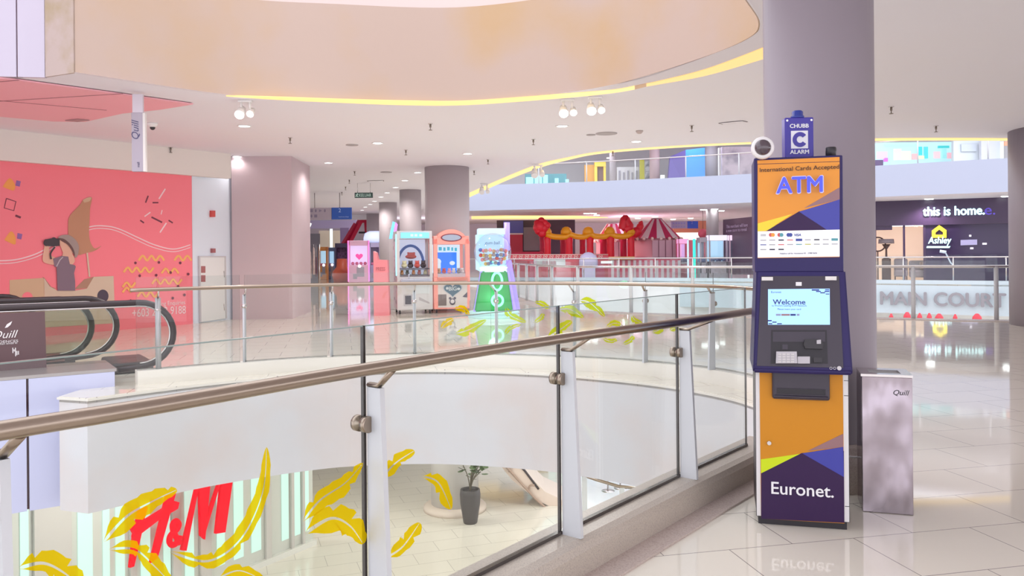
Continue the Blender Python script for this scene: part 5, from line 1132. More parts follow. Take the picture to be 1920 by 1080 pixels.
# --- red and yellow inflatable
M_red = mat('inflatable_red', (0.72, 0.01, 0.03), 0.4); M_red2 = mat('inflatable_dark_red', (0.48, 0.005, 0.05), 0.4); M_ylo = mat('inflatable_yellow', (0.85, 0.36, 0.01), 0.4)
YI = 46.0; k_ = YI / F
inf = thing('inflatable_castle', 'red and yellow inflatable play castle with dragon head across the court', 'inflatable', (0, 0, 0))
def pz(py, px=1100, Y=YI): return at(px, py, Y).z
def pxx(px, Y=YI): return at(px, 450, Y).x
for x0, x1, Y, mm in ((1012, 1021, YI + 1.6, M_red2), (1020, 1033, YI, M_red), (1050, 1064, YI + 1.6, M_red2), (1060, 1074, YI, M_red), (1087, 1098, YI + 1.6, M_red2), (1100, 1113, YI, M_red), (1125, 1139, YI + 1.6, M_red2), (1138, 1152, YI, M_red), (1163, 1175, YI + 1.6, M_red2), (1177, 1190, YI, M_red)):
    a, b = at(x0, 480, Y), at(x1, 480, Y); r = (b.x - a.x) / 2; zt_ = pz(441, Y=Y); m = MB(); m.lathe([(r, 0), (r * 1.05, .8), (r * .95, zt_ - .5), (r * 1.1, zt_ - .15), (r * .5, zt_)], 14, ((a.x + b.x) / 2, Y, 0)); m.build('pillar_tube', mm, inf)
m = MB(); P = [V((pxx(x), YI - .1, pz(y, x))) for x, y in [(1020, 436), (1031, 442), (1045, 444.5), (1062, 444), (1069, 440), (1080, 443.5), (1096, 444), (1107, 439), (1115, 443), (1133, 443.5), (1143, 439), (1155, 443), (1172, 443), (1183, 438), (1186, 432)]]; m.tube(smooth(P, 4), .165, 12); m.build('beam', M_ylo, inf)
for x in (1024, 1062, 1103, 1143, 1180):
    m = MB(); m.lathe([(.33, 0), (.32, .18), (.22, .36), (.08, .43)], 14, (pxx(x), YI, pz(439, x))); m.build('crenel', M_ylo, inf)
m = MB()
for x, y, r in ((1012, 425, .36), (1010, 432, .26), (1016, 437, .26), (1008, 419, .22), (1015, 414, .20), (1021, 419, .22), (1026, 423, .2), (1009, 427, .3), (1019, 428, .28)): m.ball((pxx(x), YI - .25, pz(y, x)), r, 12, 8)
m.build('dragon_head', M_red, inf)
m = MB(); m.tube(smooth([V((pxx(x), YI - .1, pz(y, x))) for x, y in [(1167, 430), (1169, 420), (1172, 411), (1175, 418), (1180, 426), (1170, 431)]], 4), .26, 10); m.tube([V((pxx(x), YI - .2, pz(y, x))) for x, y in [(1166, 432), (1172, 427), (1178, 421)]], .09, 8); m.ball((pxx(1173), YI - .1, pz(411)), .22); m.build('dragon_claw', M_red, inf)
m = MB(); m.tube(smooth([V((pxx(x), YI + .2, pz(y, x))) for x, y in [(1186, 438), (1193, 436), (1199, 429), (1203, 420), (1201, 415)]], 4), [.30] * 4 + [.28] * 4 + [.2] * 4 + [.14] * 4 + [.05], 10); m.build('dragon_tail', M_red, inf)
m = MB(); m.box(pxx(955), YI + .4, 0, pxx(1030), YI + 3, pz(474), .2); m.box(pxx(955), YI + .3, pz(480), pxx(1020), YI + .8, pz(471), .15); m.build('side_wall', M_red2, inf)
# base wall with scroll ornaments
bw_ = thing('stall_wall', 'red scroll-patterned low wall in front of the inflatable castle', 'stall', (0, 0, 0))
YW = 44.8
m = MB(); m.box(pxx(948, YW), YW, 0, pxx(1140, YW), YW + .3, pz(476, Y=YW)); b_ = m.build('panel', mat('stall_red', (0.66, 0.06, 0.09), 0.5), bw_)
m = MB()
for k in range(16):
    x = 953 + k * 11.5; c = V((pxx(x, YW), YW - .01, pz(482, x, YW)))
    m.tube([c + V((.13 * (1 - t / 16) * math.cos(t * .75), 0, .15 * (1 - t / 16) * math.sin(t * .75))) for t in range(14)], .022, 5)
m.tube([V((pxx(948, YW), YW - .01, pz(477.5, 948, YW))), V((pxx(1140, YW), YW - .01, pz(477.5, 1140, YW)))], .03, 5); m.build('scroll_ornament', mat('cream_pink_scroll', (0.85, 0.55, 0.50), 0.5), bw_)
bn_ = pbox(MB(), 1001, 486, 1060, 500, YW - .06, .06).build('banner', mat('pale_green_banner', (0.62, 0.68, 0.66), 0.5), bw_)
m = MB(); m.text('FUNFAIR', (pxx(1017, YW), YW - .07, pz(496, Y=YW)), (1, 0, 0), (0, 0, 1), w=.75, h=.22, depth=.01); o_ = m.build('lettering', mat('rose_lettering', (0.7, 0.25, 0.32), .5)); o_.parent = bn_
m = MB(); m.lathe([(.52, 0), (.52, .35), (.42, .62), (.2, .78), (.03, .82)], 18, (pxx(1102, YW), YW - .3, pz(500, Y=YW)), sy=.4); m.box(pxx(1090, YW), YW - .5, 0, pxx(1114, YW), YW - .1, pz(499.5, Y=YW)); tag(m.build('round_topped_board', mat('lavender_dome', (0.62, 0.58, 0.82), 0.5)), 'plain lavender dome-shaped board by the red stall wall', 'board')
# striped picket wall
pk_ = thing('picket_wall', 'red wall striped with pale pickets along the far edge of the court', 'fence', (0, 0, 0)); YP = 44.0
m = MB(); m.box(pxx(1140, YP), YP, 0, pxx(1276, YP), YP + .1, pz(486, 1200, YP)); m.build('backing', mat('picket_dark_red', (0.55, 0.10, 0.16), 0.5), pk_)
for k in range(13):
    x = 1148 + k * 10.4; m = MB(); m.box(pxx(x, YP) - .075, YP - .03, 0, pxx(x, YP) + .075, YP, pz(488, x, YP)); m.build('picket', mat('picket_pale', (0.62, 0.54, 0.58), 0.5), pk_)
simple('light_bar', 'short mint lit bar on the picket wall', 'light', glow('mint_bar', (0.65, 1.0, 0.92), 1.3), 1127, 489.5, 1148, 494, YP - .1, .05)
simple('counter_board', 'tan wooden counter edge above the picket wall', 'counter', mat('tan_counter', (0.62, 0.36, 0.16), 0.5), 1142, 481, 1190, 487, YP - .25, .3)
# circus tents
def tent(name, label, px0, px1, ptop0, ptop1, pyt, pye, Y, walls=True):
    t = thing(name, label, 'tent', (pxx((px0 + px1) / 2, Y), Y + .9, 0)); cx_ = pxx((px0 + px1) / 2, Y); R0 = (pxx(px1, Y) - pxx(px0, Y)) / 2; R1 = (pxx(ptop1, Y) - pxx(ptop0, Y)) / 2; n = 18
    z0, z1 = pz(pye, 1230, Y), pz(pyt, 1230, Y); m = MB()
    for k in range(n):
        a, b = 2 * PI * k / n, 2 * PI * (k + 1) / n; m.mi = k % 2
        m.add([(R0 * math.cos(a), R0 * math.sin(a), z0), (R0 * math.cos(b), R0 * math.sin(b), z0), (R1 * math.cos(b), R1 * math.sin(b), z1), (R1 * math.cos(a), R1 * math.sin(a), z1)], [(0, 1, 2, 3)])
    m.build('striped_roof', [mat('tent_red', (0.52, 0.02, 0.10), 0.6), mat('tent_pale', (0.74, 0.62, 0.66), 0.6)], t)
    m = MB(); m.mi = 0; m.lathe([(R1 * 1.05, z1 - .08), (R1 * 1.05, z1 + .04)], 18); m.build('crown_ring', mat('tent_ring', (0.42, 0.30, 0.34), 0.5), t)
    m = MB(); m.mi = 0
    for k in range(n): a = 2 * PI * (k + .5) / n; m.ball((R0 * math.cos(a), R0 * math.sin(a), z0 - .02), .10, 8, 6)
    m.build('scalloped_trim', mat('tent_trim', (0.85, 0.6, 0.58), 0.5), t)
    if walls:
        m = MB(); m.mi = 0; m.lathe([(R0 * .93, 0), (R0 * .93, z0)], 18); m.build('wall_panel', mat('tent_wall_pink', (0.72, 0.30, 0.36), 0.6), t)
        m = MB(); m.mi = 0
        for k in range(5): x = -R0 * .35 + k * R0 * .27; m.box(x, -R0 * .98, 0, x + R0 * .24, -R0 * .90, z0 - .1, .02)
        m.mi = 1
        for k in range(4): x = -R0 * .35 + (k + 1) * R0 * .27 - .035; m.box(x, -R0 * .985, 0, x + .03, -R0 * .97, z0 - .1)
        m.build('door_panels', [mat('tent_mauve_panel', (0.60, 0.36, 0.44), 0.5), mat('tent_joint', (0.30, 0.12, 0.18), 0.5)], t)
    return t
tent('circus_tent', 'red and white striped circus tent right of the inflatable castle', 1190, 1283, 1219, 1239, 409.5, 447, 46.5)
tent('circus_tent', 'red and white striped circus tent half hidden behind the inflatable castle', 1118, 1188, 1138, 1162, 418, 450, 51)
# posters and store fronts behind
pw_ = simple('poster_wall', 'dark wall with blue, white and red poster blocks behind the gumball machine', 'wall panel', mat('aubergine_wall', (0.075, 0.05, 0.085), 0.5), 932, 412, 1078, 480, 50.5, .2, zmin=0)
pbox(MB(), 944, 414, 981, 437, 50.3, .15).build('poster', mat('poster_blue', (0.09, 0.10, 0.42), 0.5), pw_)
pbox(MB(), 950, 440, 980, 476, 50.3, .15).build('poster', mat('poster_red', (0.50, 0.03, 0.07), 0.5), pw_)
pbox(MB(), 944, 437, 981, 440, 50.3, .15).build('poster', mat('poster_white', (0.7, 0.6, 0.66), 0.5), pw_)
pbox(MB(), 982, 426, 1014, 470, 50.3, .15).build('poster', mat('poster_grey', (0.22, 0.19, 0.22), 0.5), pw_)
ls_ = thing('corner_store', 'bright warm-white lit store with brown fascia right of the circus tent', 'shop', (0, 0, 0))
pbox(MB(), 1268, 436, 1326, 450, 55, .2).build('lit_panel', glow('warm_white_store', (1.0, 0.86, 0.74), 1.5), ls_); pbox(MB(), 1262, 414, 1326, 436, 54.8, .3).build('fascia', mat('terracotta_fascia', (0.50, 0.20, 0.12), 0.5), ls_)
pbox(MB(), 1268, 450, 1326, 470, 55, .2, zmin=0).build('lower_wall', mat('rose_store_wall', (0.50, 0.16, 0.22), 0.5), ls_)
o_ = thing('hanging_sign', 'hanging directory sign with a blue level block across the court', 'sign', (0, 0, 0))
pbox(MB(), 1258, 414.5, 1288, 428.5, 48, .06).build('board', mat('lilac_sign_board', (0.50, 0.44, 0.68), 0.5), o_); pbox(MB(), 1289, 414.5, 1309, 428.5, 48, .06).build('level_block', mat('bright_blue_block', (0.06, 0.13, 0.72), 0.5), o_)
m = MB(); m.text('2', (pxx(1296, 48), 47.98, pz(420, 1296, 48)), (1, 0, 0), (0, 0, 1), h=.16, depth=.005)
for j in range(5): m.box(pxx(1262 + j * 5, 48), 47.98, pz(420, 1262, 48), pxx(1264.5 + j * 5, 48), 48, pz(417.5, 1262, 48)); m.box(pxx(1262 + j * 5, 48), 47.98, pz(426, 1262, 48), pxx(1264 + j * 5, 48), 48, pz(424, 1262, 48))
m.build('pictogram_print', mat('violet_pictogram', (0.35, 0.32, 0.75), 0.5), o_)
o_ = thing('hoarding_wall', 'dark plum hoarding with two lines of white lettering left of the cash machine', 'hoarding', (0, 0, 0))
HPn = Plane(at(1355, 450, 44), at(1430, 450, 38.6) - at(1355, 450, 44))
m = MB(); m.poly([[HPn.hit(1355.5, 412), HPn.hit(1435, 404), HPn.hit(1435, 516), HPn.hit(1355.5, 514)]], -HPn.n * .2); m.build('panel', mat('plum_hoarding', (0.105, 0.055, 0.105), 0.5), o_)
m = MB(); m.text('This merchant will have', HPn.hit(1362, 428, .02), HPn.d, (0, 0, 1), w=(HPn.hit(1402, 425.5) - HPn.hit(1362, 428)).length, h=.17, depth=.01); m.text('a new store to reveal', HPn.hit(1362, 435.5, .02), HPn.d, (0, 0, 1), w=(HPn.hit(1400, 434) - HPn.hit(1362, 435.5)).length, h=.17, depth=.01); m.build('lettering', mat('pale_plum_lettering', (0.50, 0.38, 0.55), .5), o_)
# arcade machines by the hoarding
def cab(label, x0, x1, yt, Y, body, lit, lit2, topc, group='arcade machines across the court'):
    t = thing('claw_machine', label, 'arcade machine', (pxx((x0 + x1) / 2, Y), Y, 0), 0, group); wd = (pxx(x1, Y) - pxx(x0, Y)) / 2 * .97; h = pz(yt, x0, Y)
    m = MB(); m.box(-wd, 0, 0, wd, .8, h * .40, .02); m.box(-wd, .72, .3, wd, .8, h); m.box(-wd, 0, .3, -wd + .07, .07, h); m.box(wd - .07, 0, .3, wd, .07, h); m.build('body', body, t)
    m = MB(); m.mi = 0; m.box(-wd + .07, .66, h * .4, 0.02, .71, h * .87); m.mi = 1; m.box(.02, .66, h * .4, wd - .07, .71, h * .87); m.build('lit_interior', [lit, lit2], t)
    m = MB(); m.box(-wd + .02, -.01, h * .88, wd - .02, .7, h, .02); m.build('lit_header', topc, t)
    m = MB(); m.box(-wd + .07, .02, h * .41, wd - .07, .03, h * .87); m.build('window', M_mglass, t)
    m = MB()
    for k in range(5): m.ball((-wd * .7 + k * wd * .35, .3 + .1 * (k % 2), h * .40 + .10), .11, 8, 6)
    m.build('prize_heap', mat('blue_grey_prizes', (0.25, 0.28, 0.45), .8), t)
    m = MB(); m.box(-wd * .6, -.12, h * .36, wd * .6, .02, h * .40, .02); m.build('control_panel', mat('control_grey', (.4, .38, .44), .4), t)
    return t
G_cy, G_pk, G_vi, G_wh = glow('soft_cyan', (0.50, 0.78, 1.0), .75), glow('soft_pink', (1.0, 0.45, 0.80), .75), glow('soft_violet', (0.55, 0.35, 0.95), .6), glow('soft_white_lilac', (0.88, 0.85, 1.0), .9)
M_gb = mat('grey_lilac_body', (0.48, 0.43, 0.50), 0.4)
cab('pale machine with cyan interior, second from the hoarding', 1329, 1365, 441, 42.7, M_gb, G_cy, G_cy, G_wh); cab('machine with pink and violet interior closest to the hoarding', 1367, 1404, 441, 42.6, mat('pink_white_body', (0.72, 0.50, 0.62), .4), G_pk, G_vi, glow('soft_pink_white', (1.0, .75, .95), .9))
cab('slim grey machine left of the cyan lit one', 1312, 1326, 445, 42.8, M_gb, G_cy, mat('grey_inner', (.4, .42, .5), .5), M_gb); cab('machine with pink violet glow right of the circus tent', 1272, 1291, 448, 45.0, mat('rose_body', (0.62, 0.16, 0.24), .4), G_pk, glow('soft_mauve', (.85, .5, .95), .7), G_pk)
simple('neon_pole', 'tall turquoise neon pole among the machines across the court', 'neon light', glow('turquoise_neon', (0.05, 0.85, 0.70), 1.0), 1300, 448, 1304.5, 513, 43.0, .12, .03, zmin=0)
simple('neon_pole', 'thin pale neon pole right of the pink violet machine', 'neon light', glow('pale_neon', (0.6, 0.8, 1.0), .9), 1289, 450, 1291.5, 513, 43.2, .08, .02, zmin=0)
simple('neon_pole', 'thin white neon post at the right side of the pink violet corner machine', 'neon light', glow('white_neon', (1.0, 0.92, 1.0), 1.1), 1402, 441, 1405, 512, 42.2, .08, .02, zmin=0)
m = MB(); m.ball(at(1318, 438, 45.3), .28, 14, 10); o_ = tag(m.build('paper_lantern', mat('red_pink_lantern', (0.80, 0.13, 0.20), .5)), 'round red lantern hanging beside the bright store front', 'lantern')
m = MB(); p_ = at(1318, 438, 45.3); m.cyl(p_ + V((0, 0, .27)), V((p_.x, p_.y, ZC)), .01, 6); m.build('cord', M_black, o_)
# soffit light strip and spots beyond the court
m = MB(); m.ribbon([fl(x, y, ZC - .01) for x, y in ((884, 405.5), (950, 404), (1080, 404.5), (1140, 407.5))], [fl(x, y, ZC - .01) for x, y in ((884, 411), (950, 411), (1080, 410.5), (1140, 408.5))]); tag(m.build('cove_light', MATS['warm_cove_light']), 'warm cove light under the far side of the court, left of the castle', 'light strip')
fd = thing('downlight', 'downlight', 'downlight'); m = MB(); m.lathe([(.19, 0), (.17, -.03)], 14); m.build('lens', M_lens, fd)
for i, (px, py, lab) in enumerate(((1100, 400, 'twin bright downlight above the left tent, left lamp'), (1113, 400, 'twin bright downlight above the left tent, right lamp'), (1319, 393, 'bright downlight left of the grey court column'), (1340, 392, 'bright downlight above the grey court column'), (1352, 395, 'small downlight right of the grey court column'),
                                   (1196, 409, 'downlight above the dragon tail'), (1228, 406, 'downlight above the striped tent crown'), (1262, 411, 'downlight right of the striped tent crown'), (1295, 409, 'downlight above the blue level block'), (1119, 417, 'downlight left of the hidden tent'), (1645, 379, 'bright downlight at the left end of the aubergine shop sign'), (1656, 381, 'small downlight beside the bright one over the aubergine shop'), (1742, 373, 'downlight over the middle of the aubergine shop sign'), (1886, 368, 'downlight over the right end of the aubergine shop sign'))):
    o = fd if i == 0 else dup(fd); p = fl(px, py, ZC) if fl(px, py, ZC).y < 60 else at(px, py, 50); o.location = (p.x, p.y, ZC); o['label'] = lab; o['group'] = 'downlights across the court'
    if i in (0, 5, 6, 8, 12): lamp('SPOT', V((p.x, p.y, ZC - .1)), 240, (1, .86, .92), .2, (0, 0, 0), 2.6)

# ================================================================== UPPER GALLERY SHOPS
YG = 50.0
def gal(name, label, cat, mm, x0, y0, x1, Y=YG, dep=.3, bev=0.0, group=None, zb=5.001):
    a, b = at(x0, 300, Y), at(x1, 300, Y); zt_ = at((x0 + x1) / 2, y0, Y).z
    return tag(MB().box(a.x, Y, zb, b.x, Y + dep, zt_, bev).build(name, mm), label, cat, group)
m = MB(); q = offs(far_line, -9.5); m.poly([[V((p.x, p.y, 5.0)) for p in q] + [V((p.x, p.y + .3, 5.0)) for p in q[::-1]]], (0, 0, 3.8))
struct(m.build('wall_gallery', mat('gallery_grey_wall', (0.52, 0.50, 0.55), 0.6)), 'grey rear wall of the upper gallery', 'wall')
gal('shop_display', 'cyan lit jewellery-like display at the left end of the upper gallery', 'shop display', mat('teal_display', (0.10, 0.28, 0.33), .4), 984, 326, 1062, 47.5, .4)
for i, (x0, x1, y0) in enumerate(((986, 1000, 332), (1002, 1016, 329), (1018, 1027, 328), (1040, 1047, 334), (1060, 1066, 336))):
    gal('display_light', 'cyan glowing display box on the upper gallery, %s from the left' % ['first', 'second', 'third', 'fourth', 'fifth'][i], 'light', glow('gallery_cyan', (0.35, 0.9, 1.0), 1.1), x0, y0, x1, 47.1, .15)
yf = thing('gallery_shop', 'yellow framed shop window on the upper gallery', 'shop', (0, 0, 0))
M_yf = mat('gallery_yellow', (0.80, 0.56, 0.10), .5, emit=(1, .7, .1), es=.15)
def zg(py, px, Y): return at(px, py, Y).z
for x0, x1 in ((1116, 1121), (1133, 1137)): m = MB(); m.box(pxx(x0, 48.5), 48.5, 5.001, pxx(x1, 48.5), 48.8, zg(305, 1125, 48.5)); m.build('upright', M_yf, yf)
m = MB(); m.box(pxx(1116, 48.5), 48.45, zg(312, 1125, 48.5), pxx(1137, 48.5), 48.8, zg(304, 1125, 48.5)); m.build('head_board', M_yf, yf)
m = MB(); m.box(pxx(1121, 48.6), 48.7, 5.001, pxx(1133, 48.6), 48.8, zg(312, 1125, 48.5)); m.build('dark_door', mat('gallery_brown_door', (.20, .13, .14), .4), yf)
gal('shop_sign', 'orange shop sign panel left of the yellow frame on the upper gallery', 'shop sign', mat('gallery_orange', (.72, .38, .10), .5), 1096, 309, 1115, 49, .3)
gal('poster_board', 'white poster board on the upper gallery between grey column and lime strip', 'board', mat('gallery_white', (.68, .67, .72), .5), 1157, 313, 1198, 48, .2)
for i, x in enumerate((1160, 1168, 1176, 1184, 1192)): gal('printed_figure', 'small grey print on the white gallery board, %s from the left' % ['first', 'second', 'third', 'fourth', 'last'][i], 'print', mat('gallery_grey_print', (.33, .32, .38), .5), x, 320 + (i % 2) * 3, x + 3, 47.95, .03, zb=5.4)
gal('banner', 'lime yellow banner strip on the upper gallery', 'banner', mat('gallery_lime', (.62, .60, .06), .5), 1200, 300, 1208, 47.5, .2)
gal('banner', 'black and white patterned banner beside the lime strip', 'banner', mat('gallery_bw', (.60, .60, .64), .5, var=1, vscale=5, col2=(.08, .08, .1)), 1210, 303, 1218, 47.3, .2)
for (x0, x1, col, lab) in ((1144, 1156, (.42, .38, .42), 'grey column on the upper gallery beside the yellow frame'), (1219, 1238, (.45, .33, .36), 'brownish column on the upper gallery right of the patterned banner'), (1324, 1348, (.43, .40, .45), 'grey column on the upper gallery right of the blue wall')):
    p0, p1 = pxx(x0, 46.5), pxx(x1, 46.5); m = MB(); m.lathe([((p1 - p0) / 2, 5.0), ((p1 - p0) / 2, 8.8)], 24, ((p0 + p1) / 2, 46.5, 0)); struct(m.build('column', mat('gallery_column_%d' % x0, col, .6)), lab, 'column')
cw = thing('curved_shop_wall', 'violet to blue curved shop wall on the upper gallery', 'shop', (0, 0, 0)); YB = 44.6
m = MB(); m.poly([[(pxx(1256, YB), YB + .6, 5.001), (pxx(1287, YB), YB, 5.001), (pxx(1287, YB), YB, zg(281, 1287, YB)), (pxx(1262, YB), YB + .6, zg(291, 1260, YB))]], (0, .3, 0)); m.build('violet_panel', mat('gallery_violet', (.13, .10, .36), .4), cw)
m = MB(); m.poly([[(pxx(1287, YB), YB, 5.001), (pxx(1323, YB), YB, 5.001), (pxx(1323, YB), YB, zg(277, 1320, YB)), (pxx(1287, YB), YB, zg(281, 1287, YB))]], (0, .3, 0)); m.build('blue_panel', mat('gallery_blue', (.05, .22, .72), .4, emit=(.05, .25, .95), es=.35), cw)
gal('white_post', 'white display post right of the blue wall on the upper gallery', 'post', mat('gallery_white_post', (.75, .73, .74), .5), 1348, 277, 1353.5, 43.5, .2)
gal('printed_hoarding', 'grey lilac hoarding printed with dark foliage on the upper gallery', 'hoarding', mat('gallery_print', (.52, .44, .52), .5, var=1, vscale=1.6, col2=(.22, .19, .26)), 1354, 275, 1425, 43.0, .2)
gal('lit_box', 'small white lit box at the foot of the gallery railing', 'light', glow('gallery_lit_box', (.9, 1, .98), 1.1), 1239, 328, 1246, 44.3, .2)
gal('white_lamp_post', 'small white lamp on the yellow frame of the gallery', 'lamp', glow('gallery_white_lamp', (1, .95, .9), 1.3), 1138, 297, 1143, 48.3, .2, zb=7.2)
# right end: bright toy-like store and pale doors
YR = 41.0
tp = thing('bright_store', 'bright cyan and pink lit store on the upper gallery at right', 'shop', (0, 0, 0))
def rb(nm, mm, x0, y0, x1, y1, Y=YR, dep=.1, par=tp): 
    a, b = at(x0, y1, Y), at(x1, y0, Y); m = MB(); m.box(a.x, Y, max(a.z, 5.0), b.x, Y + dep, b.z); return m.build(nm, mm, par)
rb('back_wall_panel', glow('store_pale_cyan', (.55, .88, .98), .75), 1630, 266, 1788, 312, YR + .6, .2)
for i, (x0, y0, x1, y1, col) in enumerate(((1660, 270, 1720, 273.5, (.5, 1, .95)), (1645, 284, 1664, 298, (.85, .6, .95)), (1658, 296, 1665, 303, (.7, .15, .95)), (1677, 279, 1690, 300, (1.0, .72, .72)), (1690, 283, 1708, 300, (1, .85, .7)), (1711, 288, 1722, 299, (1.0, .5, .55)), (1722, 275, 1729, 291, (.0, .70, .75)), (1734, 275, 1740, 297, (.05, .72, .80)), (1722, 292, 1733, 298, (.95, .92, .6)), (1752, 284, 1763, 297, (1, .65, .72)), (1760, 273, 1780, 277.5, (.0, .62, .66)), (1768, 277.5, 1775, 297, (.35, .85, .9)), (1777, 286, 1786, 297, (.95, .5, .6)))):
    rb('display_block', glow('store_block_%d' % i, col, .75), x0, y0, x1, y1, YR + .45, .1)
gal('dark_display', 'dark violet display box at the left foot of the bright store', 'display', mat('store_dark_violet', (.10, .05, .18), .4), 1630, 300, 1656, 39.5, .3)
gal('pale_shutter', 'pale blue panelled shutter right of the bright store', 'shutter', mat('pale_shutter', (.62, .68, .76), .5), 1788, 264, 1838, 40.2, .2)
gal('shutter_relief', 'recessed pale panel in the shutter right of the bright store', 'panel', mat('pale_inset', (.54, .60, .70), .5), 1803, 270, 1831, 40.1, .08, zb=at(1803, 284, 40.1).z)
gal('pale_door', 'pale lilac door at the right end of the gallery', 'door', mat('pale_lilac_door', (.58, .60, .70), .5), 1840, 264, 1876, 39.8, .2)
gal('lit_strip', 'vertical white lit strip beside the gallery door', 'light', glow('gallery_white_strip', (.8, 1, .98), 1.1), 1878, 265, 1882, 39.6, .1)
gal('orange_sign', 'small orange sign at the right end of the gallery', 'sign', mat('gallery_orange_sign', (.85, .35, .22), .5), 1884, 265, 1893, 39.6, .1, zb=at(1884, 273, 39.6).z)
for x, y in ((4, 46), (10, 44), (17, 40), (22, 37), (-1, 48)): lamp('SPOT', V((x, y, 8.7)), 420, (.95, .95, 1), .3, (0, 0, 0), 2.7)

# ================================================================== CORRIDOR
def cor(name, label, cat, mm, x0, y0, x1, y1, Y, dep=.2, bev=0.0, floor=False, group=None):
    a, b = at(x0, y1, Y), at(x1, y0, Y); return tag(MB().box(a.x, Y, 0 if floor else a.z, b.x, Y + dep, b.z, bev).build(name, mm), label, cat, group)
hs = thing('hanging_sign', 'hanging directory sign with grey pictogram half and blue level half in the corridor', 'sign', (0, 0, 0)); YS = 30.0
def sb(nm, mm, x0, y0, x1, y1, Y=YS, dep=.08, par=None): a, b = at(x0, y1, Y), at(x1, y0, Y); return MB().box(a.x, Y, a.z, b.x, Y + dep, b.z).build(nm, mm, par)
g1 = sb('pictogram_board', mat('grey_lilac_sign', (0.46, 0.38, 0.45), .5), 567, 389.5, 621, 412, YS, .08, hs); g2 = sb('level_board', mat('level_blue', (0.03, 0.11, 0.50), .4), 622, 389, 659, 411.5, YS, .08, hs)
for px in (589.5, 636.5):
    m = MB(); a = at(px, 389.5, YS); m.cyl((a.x, YS + .04, a.z), (a.x, YS + .04, ZC), .018, 8); m.build('hanger', MATS['grey_grille'], hs)
for j, (x, y) in enumerate(((575, 395), (584, 395), (592, 395), (601, 395), (609, 395), (575, 405), (584, 405), (592, 405))):
    m = MB(); c = at(x, y, YS - .005); r = .055
    if j in (0, 3, 5): m.poly([[c + V((-r, 0, r)), c + V((-r, 0, -r)), c + V((r, 0, 0))]], (0, -.004, 0))
    elif j % 2: m.box(c.x - r, YS - .008, c.z - r, c.x + r, YS - .002, c.z + r)
    else: m.ball(c, r, 10, 6, (.6, .1, 1.1))
    m.build('pictogram_print', mat('sign_pictogram', (.27, .22, .31), .5), g1)
m = MB(); c = at(637, 398, YS - .004); m.text('2', c, (1, 0, 0), (0, 0, 1), h=.14, depth=.004, align='C'); c = at(654, 408, YS - .004); m.text('Level two shops', c, (1, 0, 0), (0, 0, 1), w=.38, depth=.004, align='R'); m.build('lettering', mat('sky_lettering', (.5, .65, .95), .4), g2)
ex = thing('exit_sign', 'dark green exit sign hanging in the corridor', 'sign', (0, 0, 0)); YE = 26.0
e1 = sb('box', mat('dark_green_exit', (.05, .10, .09), .4), 665, 361, 698.5, 371, YE, .08, ex)
m = MB(); m.text('KELUAR', at(673.5, 369, YE - .004), (1, 0, 0), (0, 0, 1), w=.39, h=.10, depth=.004, bold=.01); c = at(669.5, 366, YE - .004); m.ball(c + V((.01, 0, .045)), .018, 8, 6); m.tube([c + V((0, 0, .03)), c + V((-.02, 0, -.02)), c + V((-.05, 0, -.05))], .014, 6); m.tube([c + V((-.02, 0, -.02)), c + V((.035, 0, -.05))], .014, 6); m.tube([c + V((.04, 0, .03)), c, c + V((-.045, 0, .02))], .011, 6); m.build('lettering', mat('exit_pale', (.45, .58, .52), .4, emit=(.5, .8, .7), es=.2), e1)
for px in (670, 694): a = at(px, 361, YE); m = MB(); m.cyl((a.x, YE + .04, a.z), (a.x, YE + .04, ZC), .008, 6); m.build('hanger', M_steel2, ex)
# bulkhead and back of corridor
a, b = at(560, 405, 47), at(712, 412, 47)
struct(MB().box(a.x - 1, 47, at(640, 412, 47).z, at(712, 412, 47).x, 47.4, ZC).build('trim_8', M_white), 'white bulkhead crossing the corridor ceiling', 'bulkhead')
struct(MB().box(at(556, 430, 54).x, 54, at(640, 428, 54).z, at(668, 430, 54).x, 54.4, ZC).build('trim_9', mat('lilac_bulkhead', (.58, .52, .74), .6)), 'lilac bulkhead deeper in the corridor', 'bulkhead')
cor('shutter_post', 'dark shutter post at the right side of the pink pillar', 'shop frame', mat('dark_maroon_frame', (.05, .02, .03), .4), 560, 359, 567.5, 530, 24.5, .3, floor=True)
struct(MB().box(at(548, 330, 23).x, 23, 0, at(560, 330, 23).x, 24, ZC).build('wall_corridor', mat('patterned_wall', (.50, .42, .48), .5, var=1, vscale=3, col2=(.30, .24, .31))), 'narrow mottled wall between pillar and dark shutter post', 'wall')
cor('shop_wall', 'grey shop wall panel at the end of the corridor', 'wall panel', mat('corridor_grey', (.24, .22, .25), .5), 566, 438, 599, 535, 58, .2, floor=True); cor('shop_wall', 'cream shop wall at the end of the corridor', 'wall panel', mat('corridor_cream', (.72, .63, .50), .6, emit=(1, .85, .65), es=.12), 599, 432, 640, 535, 59, .2, floor=True)
cor('light_strip', 'tall white lit strip at the end of the corridor', 'light', glow('corridor_white', (.85, 1, 1), 1.2), 619, 429, 623, 492, 56, .1, floor=True)
tl_ = thing('tube_light', 'slanted white tube light under the corridor ceiling', 'light', (0, 0, 0))
m = MB(); m.tube([at(581, 418, 50), at(576, 431, 50)], .12, 8); m.build('tube', glow('corridor_tube', (.9, 1, 1), 1.5), tl_); m = MB(); a = at(581, 418, 50); m.cyl(a, V((a.x, a.y, ZC)), .015, 6); m.build('cord', M_steel2, tl_)
